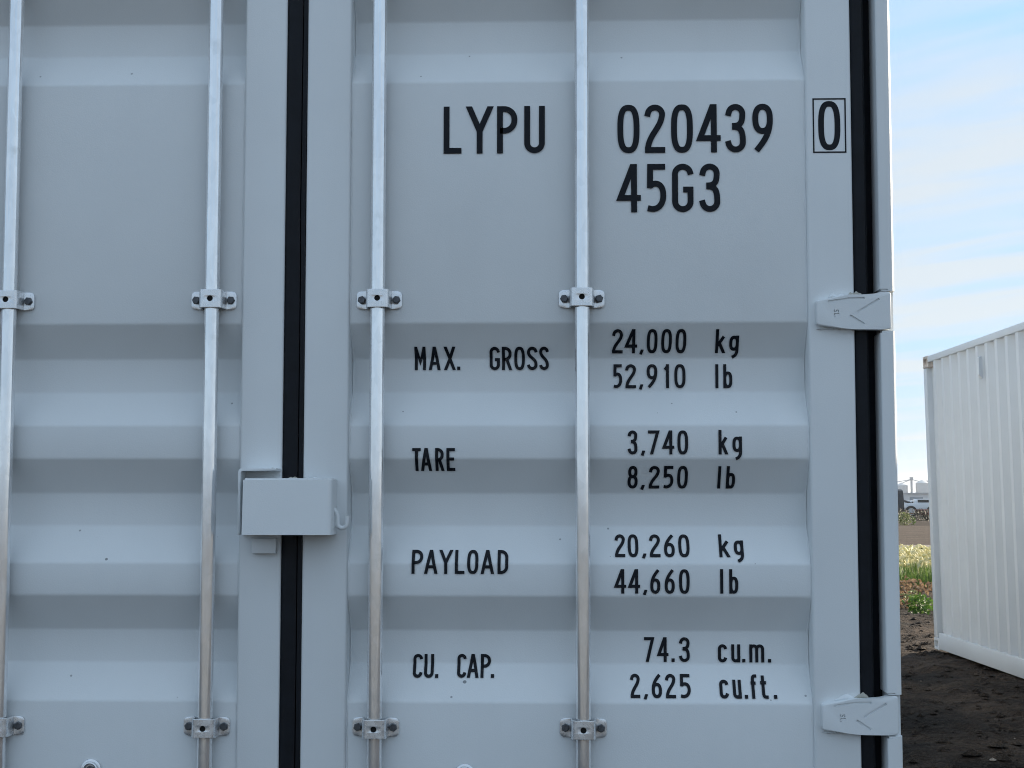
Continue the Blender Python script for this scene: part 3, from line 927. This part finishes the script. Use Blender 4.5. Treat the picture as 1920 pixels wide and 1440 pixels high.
# --- the rest of a container's shell, shared by both containers
def corrugated(y0, y1, z0, z1, x_out, side, first=0.0):
    """side wall in the plane x = side * x_out, trapezoid waves along y, 36 mm deep inwards"""
    bm = bmesh.new()
    pts = [(y0, 0.052), (y0 + .03, 0.052)]
    n = int((y1 - y0 - .14) / .278); pitch = (y1 - y0 - .14) / n
    for k in range(n):
        y = y0 + .07 + k * pitch
        pts += [(y + .040, 0.0), (y + .112, 0.0), (y + .160, 0.052), (y + pitch - .008, 0.052)]
    pts += [(y1 - .03, 0.052), (y1, 0.052)]
    a = [bm.verts.new((side * (x_out - d), yy, z0)) for yy, d in pts]
    b = [bm.verts.new((side * (x_out - d), yy, z1)) for yy, d in pts]
    for i in range(len(pts) - 1): bm.faces.new((a[i], a[i + 1], b[i + 1], b[i]))
    return bm

def casting_bm(sx, sy, sz):
    """corner casting with an oblong hole in the outer faces; outer corner at the origin, body towards (sx, sy, sz)"""
    bm = bmesh.new()
    W, L_, H = .162, .178, .118
    box(bm, *sorted((0, sx * W)), *sorted((0, sy * L_)), *sorted((0, sz * H)), .006, 2)
    bm.faces.ensure_lookup_table()
    big = sorted([f for f in bm.faces], key=lambda f: -f.calc_area())[:6]
    for f in big:
        n = f.normal
        c = f.calc_center_median()
        outer = (abs(n.x) > .9 and abs(c.x) < .02) or (abs(n.y) > .9 and abs(c.y) < .02) or (abs(n.z) > .9 and abs(c.z) < .02)
        if outer:
            bmesh.ops.inset_region(bm, faces=[f], thickness=.031)
            bmesh.ops.inset_region(bm, faces=[f], thickness=.0005, depth=-.028)
    return bm

def shell(root, mat, ylen, cast_mats, doors=True):
    for side in (1, -1):
        obj('side_wall', corrugated(.20, ylen - .10, .165, HGT - .062, HW - .012, side), mat, root)
        tr = obj('top_rail', B(*sorted((side * (HW - .060), side * (HW - .0005))), .182, ylen - .182, HGT - .068, HGT - .008, .004), mat, root, True, R(40))
        br = obj('bottom_rail', B(*sorted((side * (HW - .050), side * (HW - .0005))), .182, ylen - .182, .012, .168, .004), mat, root, True, R(40))
        obj('rail_foot', B(*sorted((side * (HW - .095), side * (HW - .052))), .182, ylen - .182, .012, .018), mat, br)
        obj('corner_post', B(*sorted((side * (HW - .150), side * (HW - .0015))), ylen - .102, ylen - .001, .119, HGT - .119, .010, 3), mat, root, True, R(40))
    for sx in (1, -1):
        for fy, sy in ((-.015 if doors else 0.0, 1), (ylen, -1)):
            for fz, sz in ((0.0, 1), (HGT, -1)):
                o = obj('corner_casting', casting_bm(-sx, sy, sz), cast_mats[(fz > 1, fy > 1)], root)
                o.location = (sx * HW, fy, fz)
    # roof with shallow cross ridges, rear wall with upright waves
    bm = bmesh.new(); pts = []; y = .05
    while y < ylen - .20:
        for L, d in ((.05, 0), (.015, .02), (.13, .02), (.015, 0)):
            y += L; pts.append((y, d))
    a = [bm.verts.new((-HW + .058, yy, HGT - .035 + d)) for yy, d in pts]; b = [bm.verts.new((HW - .058, yy, HGT - .035 + d)) for yy, d in pts]
    for i in range(len(pts) - 1): bm.faces.new((a[i], a[i + 1], b[i + 1], b[i]))
    obj('roof', bm, mat, root)
    bm = bmesh.new(); pts = []; x = -HW + .14
    while x < HW - .30:
        for L, d in ((.110, 0), (.02, .045), (.105, .045), (.02, 0)):
            x += L; pts.append((x, d))
    a = [bm.verts.new((xx, ylen - .01 - d, .12)) for xx, d in pts]; b = [bm.verts.new((xx, ylen - .01 - d, HGT - .08)) for xx, d in pts]
    for i in range(len(pts) - 1): bm.faces.new((a[i], a[i + 1], b[i + 1], b[i]))
    obj('rear_wall', bm, mat, root)
    obj('rear_sill', B(-HW + .165, HW - .165, ylen - .06, ylen - .004, .01, .13, .004), mat, root)
    obj('rear_header', B(-HW + .165, HW - .165, ylen - .06, ylen - .004, HGT - .10, HGT - .004, .004), mat, root)
    obj('floor', B(-HW + .055, HW - .055, .08, ylen - .07, .14, .163), M['timber'], root)
shell(C1, M['grey'], LEN, {(True, False): M['grey'], (True, True): M['grey'], (False, False): M['grey'], (False, True): M['grey']})
obj('door_header', B(-1.05, 1.05, .0, .10, 2.805, 2.893, .004), M['grey'], C1, True, R(40))
obj('door_sill', B(-1.05, 1.05, -.005, .10, .005, .055, .004), M['grey'], C1, True, R(40))

# ------------------------------------------------------------------ the white container alongside
TH = math.atan(0.027)
_front_left = Vector((3.67 + 0.027 * (15.35 - 3.31), 3.31, 0))
_lean = R(1.2)                                   # it stands a little out of level on the soft ground
_c2 = _front_left + Vector((math.cos(TH), math.sin(TH), 0)) * HW * math.cos(_lean) + Vector((0, 0, HW * math.sin(_lean)))
C2 = thing('shipping_container', 'white shipping container on the right seen along its corrugated side', 'container', _c2, TH)
C2.rotation_euler = (0, -_lean, TH)
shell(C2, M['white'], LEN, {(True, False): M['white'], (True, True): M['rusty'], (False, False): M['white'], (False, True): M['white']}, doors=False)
for side in (1, -1):
    obj('corner_post', B(*sorted((side * (HW - .150), side * (HW - .0015))), .001, .102, .119, HGT - .119, .010, 3), M['white'], C2, True, R(40))
    obj('front_door', B(*sorted((side * .012, side * (HW - .155))), .020, .060, .135, HGT - .13, .004), M['white'], C2, True, R(40))
    for k in (.30, .72):
        obj('locking_bar', cyl(bmesh.new(), (side * k, -.006, .12), (0, 0, 1), .0143, HGT - .24, 16), M['galv'], C2, True, R(50))
obj('front_sill', B(-HW + .165, HW - .165, .004, .06, .01, .13, .004), M['white'], C2)
obj('front_header', B(-HW + .165, HW - .165, .004, .06, HGT - .125, HGT - .004, .004), M['white'], C2)
def vent_bm():
    bm = bmesh.new()
    pts = [(0, 0), (-.024, -.012), (-.030, -.02), (-.030, -.165), (-.002, -.205), (0, -.205)]
    a = [bm.verts.new((x, -.03, z)) for x, z in pts]; b = [bm.verts.new((x, .03, z)) for x, z in pts]
    n = len(pts)
    bm.faces.new(a); bm.faces.new(b[::-1])
    for i in range(n): bm.faces.new((a[i], b[i], b[(i + 1) % n], a[(i + 1) % n]))
    return bm
for yv in (LEN - 1.93, 1.50):
    o = obj('vent', vent_bm(), M['white'], C2); o.location = (-HW + .004, yv, HGT - .17)

# ------------------------------------------------------------------ ground
def axis(dense0, dense1, step, far_lo, far_hi):
    mid = list(np.arange(dense0, dense1, step))
    lo, hi, s = [], [], step
    p = dense0
    while p > far_lo: s *= 1.22; p -= s; lo.append(max(p, far_lo))
    p, s = mid[-1], step
    while p < far_hi: s *= 1.22; p += s; hi.append(min(p, far_hi))
    return np.array(lo[::-1] + mid + hi)
gx, gy = axis(.5, 6.5, .06, -2500, 3500), axis(3.0, 26.0, .09, -1500, 5200)
def gz(x, y):
    if not (-30 < x < 40 and -25 < y < 60): return 0.0
    f = 1.0
    z = .030 * noise.noise(Vector((x * .9, y * .9, 0))) + .034 * noise.noise(Vector((x * 3.1, y * 2.4, 7))) + .024 * noise.noise(Vector((x * 7, y * 5, 2)))
    # wheel ruts running along the gap between the containers
    for rx in (1.55, 3.0):
        z -= .035 * math.exp(-((x - rx - .12 * math.sin(y * .5)) / .17) ** 2) * (1 if y < 24 else 0.3)
    return z * f - .028
verts = []
for y in gy:
    for x in gx: verts.append((x, y, gz(x, y)))
nx_ = len(gx)
faces = [(j * nx_ + i, j * nx_ + i + 1, (j + 1) * nx_ + i + 1, (j + 1) * nx_ + i) for j in range(len(gy) - 1) for i in range(nx_ - 1)]
struct(obj('ground', (verts, faces), M['soil'], None, True))
def sheet(name, x0, x1, y0, y1, z, mat, wob=.6, n=60):
    bm = bmesh.new(); rows = []
    for i in range(n + 1):
        x = x0 + (x1 - x0) * i / n
        rows.append((bm.verts.new((x, y0 + wob * noise.noise(Vector((x * .12, y0, 0))), z)), bm.verts.new((x, y1 + wob * noise.noise(Vector((x * .12, y1, 0))), z))))
    for a, b in zip(rows, rows[1:]): bm.faces.new((a[0], b[0], b[1], a[1]))
    return struct(obj(name, bm, mat))
sheet('path', -150, 250, 49.2, 52.4, .012, M['path'], .25)
sheet('bare_field', -150, 250, 52.4, 96.0, .004, M['field'], .3)

sheet('gravel_lot', -60, 60, -70, -2.6, .05, M['lot'], .5)  # unseen lot added behind the camera, inferred from light bounced onto bars and ribs

# loose clods in the gap and in front of it
def clods(n, xr, yr, smin, smax):
    V, F = [], []
    base = [(0, 0, 1), (.9, 0, .2), (.3, .85, .15), (-.75, .5, .2), (-.7, -.55, .15), (.35, -.8, .2), (0, 0, -.5)]
    fc = [(0, 1, 2), (0, 2, 3), (0, 3, 4), (0, 4, 5), (0, 5, 1), (6, 2, 1), (6, 3, 2), (6, 4, 3), (6, 5, 4), (6, 1, 5)]
    for _ in range(n):
        x = random.uniform(*xr); y = random.uniform(*yr); s = random.uniform(smin, smax) * random.random() ** 1.5 + smin * .4
        a = random.uniform(0, 6.28); o = len(V); sq = random.uniform(.4, .8)
        for bx_, by_, bz_ in base:
            j = random.uniform(.7, 1.25)
            V.append((x + s * j * (bx_ * math.cos(a) - by_ * math.sin(a)), y + s * j * (bx_ * math.sin(a) + by_ * math.cos(a)), gz(x, y) + s * sq * j * bz_ * .8))
        F += [tuple(o + i for i in f) for f in fc]
    return V, F
v1, f1 = clods(5200, (.6, 4.2), (4, 26), .012, .075)
v2, f2 = clods(1500, (3.5, 8), (15.5, 27), .012, .07)
f2 = [tuple(i + len(v1) for i in f) for f in f2]
stuff(obj('soil_clods', (v1 + v2, f1 + f2), M['clod']), 'loose dark soil clods scattered between the containers', 'soil')
stuff(obj('stones', clods(160, (.7, 6), (5, 25), .012, .035), M['path']), 'small pale stones on the dark soil', 'stones')

# ------------------------------------------------------------------ plants beyond the containers
def blades(n, xr, yr, hmin, hmax, w, lean=.35, clump=0.0):
    x = rng.uniform(*xr, n); y = rng.uniform(*yr, n)
    if clump:
        keep = np.array([noise.noise(Vector((a * clump, b * clump, 3))) > -.12 for a, b in zip(x, y)])
        x, y = x[keep], y[keep]; n = len(x)
    h = rng.uniform(hmin, hmax, n); a = rng.uniform(0, 2 * np.pi, n); l = rng.uniform(.1, lean, n) * h
    b = rng.uniform(0, np.pi, n)
    dx, dy = np.cos(b) * w / 2, np.sin(b) * w / 2
    z0 = np.full(n, -.03)
    mx, my = x + .35 * l * np.cos(a), y + .35 * l * np.sin(a)
    tx, ty = x + l * np.cos(a), y + l * np.sin(a)
    V = np.stack([np.stack([x - dx, y - dy, z0], 1), np.stack([x + dx, y + dy, z0], 1), np.stack([mx + dx * .8, my + dy * .8, h * .6], 1), np.stack([mx - dx * .8, my - dy * .8, h * .6], 1), np.stack([tx, ty, h], 1)], 1).reshape(-1, 3)
    i = np.arange(n) * 5
    F = [(int(k), int(k + 1), int(k + 2), int(k + 3)) for k in i] + [(int(k + 3), int(k + 2), int(k + 4)) for k in i]
    return [tuple(q) for q in V.tolist()], F
def join(parts):
    V, F = [], []
    for v, f in parts:
        o = len(V); V += v; F += [tuple(i + o for i in q) for q in f]
    return V, F
g = join([blades(34000, (4.0, 11.5), (26.2, 34), .14, .44, .012), blades(24000, (5.5, 15), (34, 45.2), .07, .19, .016),
          blades(24000, (-45, 60), (27, 38), .12, .34, .03, clump=.35), blades(12000, (-45, 60), (38, 45.2), .06, .15, .03)])
stuff(obj('grass', g, M['grass']), 'green grass strip beyond the containers', 'grass')
def plumes(n, xr, yr, h0_, h1_):
    V, F = [], []
    for _ in range(n):
        x, y = random.uniform(*xr), random.uniform(*yr); h = random.uniform(h0_, h1_)
        a = random.uniform(0, 6.28); ln = random.uniform(.10, .19); wd = random.uniform(.018, .034)
        d = Vector((math.cos(a) * .55, math.sin(a) * .55, .8)).normalized()
        p0 = Vector((x, y, h)); u = d.orthogonal().normalized(); v = d.cross(u)
        o = len(V)
        for t, r_ in ((0, .2), (.3, 1), (.65, .8), (1, .05)):
            for k in range(5):
                an = k * 2 * math.pi / 5 + t
                q = p0 + d * ln * t + (u * math.cos(an) + v * math.sin(an)) * wd * r_ * random.uniform(.7, 1.3) - Vector((0, 0, .05 * t * t))
                V.append(tuple(q))
        for r_ in range(3):
            for k in range(5):
                F.append((o + r_ * 5 + k, o + r_ * 5 + (k + 1) % 5, o + r_ * 5 + 5 + (k + 1) % 5, o + r_ * 5 + 5 + k))
        # stalk
        o = len(V); w = .003
        V += [(x - w, y, 0), (x + w, y, 0), (x + w, y, h + .02), (x - w, y, h + .02)]; F.append((o, o + 1, o + 2, o + 3))
    return V, F
stuff(obj('seed_grass', join([plumes(1800, (4.8, 9.0), (27.0, 32), .26, .54), plumes(500, (-20, 30), (27.5, 36), .2, .4)]), M['plume']), 'pale yellow feathery seedheads above the green grass', 'grass')

def leaf_cloud(bm, n, cx, cy, cz, rx, ry, rz, size, power=.5):
    for _ in range(n):
        while True:
            p = Vector((random.uniform(-1, 1), random.uniform(-1, 1), random.uniform(-1, 1)))
            if p.length < 1 and p.length > random.random() * power: break
        k = 1 + .35 * noise.noise(p * 2.2 + Vector((cx, cy, 0)))
        c = Vector((cx + p.x * rx * k, cy + p.y * ry * k, max(cz + p.z * rz * k, .01)))
        u = Vector((random.gauss(0, 1), random.gauss(0, 1), random.gauss(0, 1))).normalized(); v = u.orthogonal().normalized()
        s = size * random.uniform(.6, 1.3)
        q = [c - u * s, c + v * s * .45, c + u * s, c - v * s * .45]
        bm.faces.new([bm.verts.new(x) for x in q])
    return bm
def plant(name, label, cat, loc, n, r, h, size, mat, group=None, stems=5):
    t = thing(name, label, cat, (loc[0], loc[1], -.02), random.uniform(0, 6), group)
    obj('foliage', leaf_cloud(bmesh.new(), n, 0, 0, h * .5, r, r, h * .55, size), mat, t)
    bm = bmesh.new()
    for _ in range(stems):
        a = random.uniform(0, 6.28); q = random.uniform(.2, .6) * r
        tube(bm, [(0, 0, 0), (q * .4 * math.cos(a), q * .4 * math.sin(a), h * .3), (q * math.cos(a), q * math.sin(a), h * .75)], max(.004, size * .12), 5)
    obj('stem', bm, M['stem'], t)
    return t
plant('weed', 'bright green leafy weed at the edge of the soil beside the white container', 'weed', (4.70, 20.6), 240, .20, .24, .035, M['weed'])
plant('weed', 'smaller pale green weed just behind the bright one', 'weed', (4.92, 22.0), 160, .16, .22, .03, M['shrub'])
plant('dead_weed', 'dry brown weed lying in front of the grass strip', 'weed', (4.85, 22.6), 170, .22, .20, .035, M['dead'])
plant('dead_weed', 'low tan dead weed tuft near the grey container edge', 'weed', (4.72, 21.6), 120, .16, .12, .03, M['dead'])
plant('dead_weed', 'reddish brown dry stalks against the green grass', 'weed', (5.5, 24.6), 260, .35, .26, .04, M['dead'])
plant('shrub', 'pale yellow-green shrub at the far side of the bare soil', 'shrub', (21.35, 97.5), 520, .42, .85, .06, M['shrub'])
plant('shrub', 'thinner green shrub right of the pale one', 'shrub', (22.35, 99.5), 150, .18, .6, .05, M['weed'])
plant('shrub', 'wide pale shrub hidden behind the white container', 'shrub', (25.2, 98.5), 500, .8, 1.1, .08, M['shrub'])
bm = bmesh.new()
for k in range(120):
    xx = 4 + k * .55; leaf_cloud(bm, 110 if 22 < xx < 34 else 30, xx, 122 + random.uniform(-1, 1), .35, .6, .6, random.uniform(.35, .7), .10)
stuff(obj('hedge', bm, M['hedge']), 'dark scrubby growth along the back of the field', 'hedge')

# ------------------------------------------------------------------ vehicles and buildings far off
def wheel(parent, x, y, r, w=.22):
    wl_ = obj('wheel', cyl(bmesh.new(), (x, y - w / 2, r), (0, 1, 0), r, w, 20), M['tyre'], parent, True, R(40))
    obj('rim', cyl(bmesh.new(), (x, y - w / 2 - .012, r), (0, 1, 0), r * .6, w + .024, 16), M['lamp'], wl_, True, R(40))
def car(name, label, cat, loc, rz, mat, pickup=False):
    t = thing(name, label, cat, loc, rz)
    hw = .92
    low_ = [(-2.5, .35), (-2.55, .75), (-2.45, .98), (2.35, 1.0), (2.5, .8), (2.5, .40), (2.2, .30), (-2.2, .30)] if pickup else \
           [(-2.2, .35), (-2.28, .65), (-2.1, .88), (-1.0, .95), (2.0, .98), (2.2, .8), (2.2, .40), (1.9, .28), (-1.9, .28)]
    bm = bmesh.new(); prism(bm, low_, -hw, hw)
    bmesh.ops.bevel(bm, geom=bm.edges[:], offset=.05, segments=2, affect='EDGES')
    obj('body', bm, mat, t, True, R(35))
    cab = [(-1.05, .96), (-.45, 1.60), (.75, 1.66), (.95, .98)] if pickup else [(-1.1, .93), (-.35, 1.44), (1.1, 1.47), (1.9, .96)]
    bm = bmesh.new(); prism(bm, cab, -hw * .84, hw * .84)
    bmesh.ops.bevel(bm, geom=bm.edges[:], offset=.06, segments=2, affect='EDGES')
    c = obj('cab', bm, mat, t, True, R(35))
    for s in (-1, 1):
        wpts = [(x * .88 + .02, .99 + (z - .96) * .82) for x, z in cab]
        bm = bmesh.new(); prism(bm, wpts, s * hw * .84 - .004, s * hw * .84 + .004); obj('side_window', bm, M['glass'], c)
    (xa, za), (xb, zb) = cab[0], cab[1]
    bm = bmesh.new()
    d = Vector((xb - xa, 0, zb - za)); n = Vector((-d.z, 0, d.x)).normalized() * .012
    q = [Vector((xa, y, za)) + d * k + n for y, k in ((-.68, .12), (.68, .12), (.60, .92), (-.60, .92))]
    bm.faces.new([bm.verts.new(v) for v in q]); obj('windscreen', bm, M['glass'], c)
    for x in (-1.45, 1.45):
        for y in (-.80, .80): wheel(t, x, y, .36)
    for y in (-.66, .66): obj('headlight', B(low_[1][0] - .005, low_[1][0] + .10, y - .16, y + .16, .66, .80, .02), M['lamp'], t)
    return t
GZ = -.004
car('pickup_truck', 'white pickup truck parked across the far side of the field', 'truck', (38.6, 172.0, GZ), R(12), M['carw'], True)
car('parked_car', 'silver grey car parked behind the white pickup', 'car', (41.6, 181.0, GZ), R(-8), M['carg'])
car('parked_car', 'dark blue car parked at the far left of the row of vehicles', 'car', (37.2, 176.0, GZ), R(80), M['blue'])
car('pickup_truck', 'grey pickup truck at the back of the row of vehicles', 'truck', (43.5, 192.0, GZ), R(20), M['carg'], True)
# black lorry with a tall cab, end on
t = thing('lorry', 'black lorry with a tall cab beside the edge of the grey container', 'truck', (27.2, 132.0, GZ), R(90))
bm = bmesh.new(); prism(bm, [(-2.9, .6), (-2.95, 1.3), (-2.55, 2.35), (-2.3, 2.5), (-1.1, 2.55), (-1.1, .6)], -1.1, 1.1)
bmesh.ops.bevel(bm, geom=bm.edges[:], offset=.05, segments=2, affect='EDGES'); obj('cab', bm, M['cark'], t, True, R(35))
obj('chassis', B(-1.1, 3.4, -.45, .45, .55, .80, .02), M['cark'], t)
obj('flat_bed', B(-.9, 3.5, -1.15, 1.15, .82, 1.02, .02), M['cark'], t)
obj('windscreen', B(-2.84, -2.78, -.95, .95, 1.45, 1.60), M['glass'], t)
for x in (-2.1, 1.6, 2.7):
    for y in (-.95, .95): wheel(t, x, y, .5, .3)
# red implement on low wheels and a white loader with a raised dark boom
t = thing('farm_implement', 'low dull red farm machine standing in the scrub', 'machine', (29.4, 124.3, GZ), R(4))
obj('hopper', prism(bmesh.new(), [(-1.2, .88), (1.2, .88), (.8, .40), (-.8, .40)], -.8, .8, .02), M['carr'], t)
obj('drawbar', B(-2.6, -.8, -.06, .06, .50, .60), M['carr'], t)
for y in (-.95, .95): wheel(t, 0, y, .42, .25)
t = thing('loader', 'white loader with a dark raised boom in front of the warehouse', 'machine', (34.3, 150.0, GZ), R(180))
obj('body', B(-1.6, 1.4, -.9, .9, .55, 1.35, .08), M['carw'], t, True, R(35))
cb = obj('cab', B(-.9, .4, -.75, .75, 1.352, 1.75, .05), M['carw'], t, True, R(35))
obj('side_window', B(-.8, .3, -.76, .76, 1.42, 1.68), M['glass'], cb)
bo = obj('boom', tube(bmesh.new(), [(.6, -.55, 1.3), (2.0, -.55, 1.85), (3.4, -.55, 1.6)], .10, 8), M['cark'], t)
obj('bucket', prism(bmesh.new(), [(3.2, 1.3), (3.3, 1.9), (3.5, 1.85), (4.0, 1.5), (3.9, 1.35)], -.9, .9), M['cark'], bo)
for x in (-1.0, 1.0):
    for y in (-.9, .9): wheel(t, x, y, .55, .35)

# long white warehouse
t = thing('warehouse', 'long low white metal warehouse on the horizon', 'building', (118, 520, 0), 0)
obj('wall', B(-55, 55, 0, 24, 0, 4.3), M['wall'], t)
rf = bmesh.new(); prism(rf, [(-55.6, 4.3), (-55.6, 4.62), (55.6, 4.62), (55.6, 4.3)], -.6, 24.6); obj('roof', rf, M['roofm'], t)
for k in range(9):
    x = -48 + k * 12
    dr = obj('roller_door', B(x - 2.2, x + 2.2, -.06, -.002, 0, 3.2), M['blue'], t)
    obj('door_frame', B(x - 2.4, x + 2.4, -.10, -.062, 3.2, 3.4), M['wall'], dr)
# grain elevator: bins, leg and spouts
t = thing('grain_elevator', 'pale grain bins with a thin elevator tower on the horizon', 'silo', (181, 820, 0), 0)
for k, (x, r_, hh) in enumerate(((-9, 4.0, 9.0), (-2.5, 3.2, 10.2), (8.5, 3.6, 11.5))):
    b = obj('bin', cyl(bmesh.new(), (x, 0, 0), (0, 0, 1), r_, hh, 28), M['silo'], t, True, R(40))
    obj('bin_roof', cyl(bmesh.new(), (x, 0, hh), (0, 0, 1), r_ + .15, r_ * .5, 28, .3), M['silo'], b, True, R(40))
lg = obj('elevator_leg', B(2.2, 3.2, -.5, .5, 0, 13.2), M['roofm'], t)
obj('head_house', B(1.9, 3.5, -.8, .8, 13.2, 14.6), M['roofm'], lg)
for x in (-9, -2.5, 8.5): obj('spout', tube(bmesh.new(), [(2.7, 0, 13.4), (x, 0, 12.0 if x > 0 else 11.4)], .22, 6), M['roofm'], t)
t = thing('industrial_block', 'blue-grey industrial building with small windows on the horizon', 'building', (205, 830, 0), 0)
obj('wall', B(-8, 30, 0, 20, 0, 12.6), M['blue'], t)
obj('roof', B(-8.4, 30.4, -.4, 20.4, 12.602, 13.1), M['roofm'], t)
for r_ in range(2):
    for k in range(7):
        w_ = obj('window', B(-5.5 + k * 5, -3.0 + k * 5, -.12, -.004, 3.0 + r_ * 4.6, 5.2 + r_ * 4.6), M['wall'], t)
        obj('pane', B(-5.3 + k * 5, -3.2 + k * 5, -.16, -.122, 3.2 + r_ * 4.6, 5.0 + r_ * 4.6), M['glass'], w_)
t = thing('shed', 'small grey gabled shed left of the grain bins', 'building', (163, 760, 0), 0)
obj('wall', B(-6, 6, 0, 9, 0, 5.5), M['roofm'], t)
obj('roof', prism(bmesh.new(), [(-6.4, 5.5), (0, 8.4), (6.4, 5.5)], -.4, 9.4), M['silo'], t)

# ------------------------------------------------------------------ haze over the plain
hz_ = obj('haze', B(-2600, 3600, -1600, 5300, -1.2, 40), None)
hm = bpy.data.materials.new('thin_haze'); hm.use_nodes = True
hn = hm.node_tree.nodes
hn.remove(hn['Principled BSDF'])
pv = hn.new('ShaderNodeVolumePrincipled')
pv.inputs['Color'].default_value = (0.93, 0.96, 1.0, 1)
pv.inputs['Density'].default_value = 0.00016
pv.inputs['Anisotropy'].default_value = 0.3
hm.node_tree.links.new(pv.outputs[0], hn['Material Output'].inputs['Volume'])
hz_.data.materials.append(hm)
stuff(hz_, 'thin pale haze over the distant plain', 'haze')
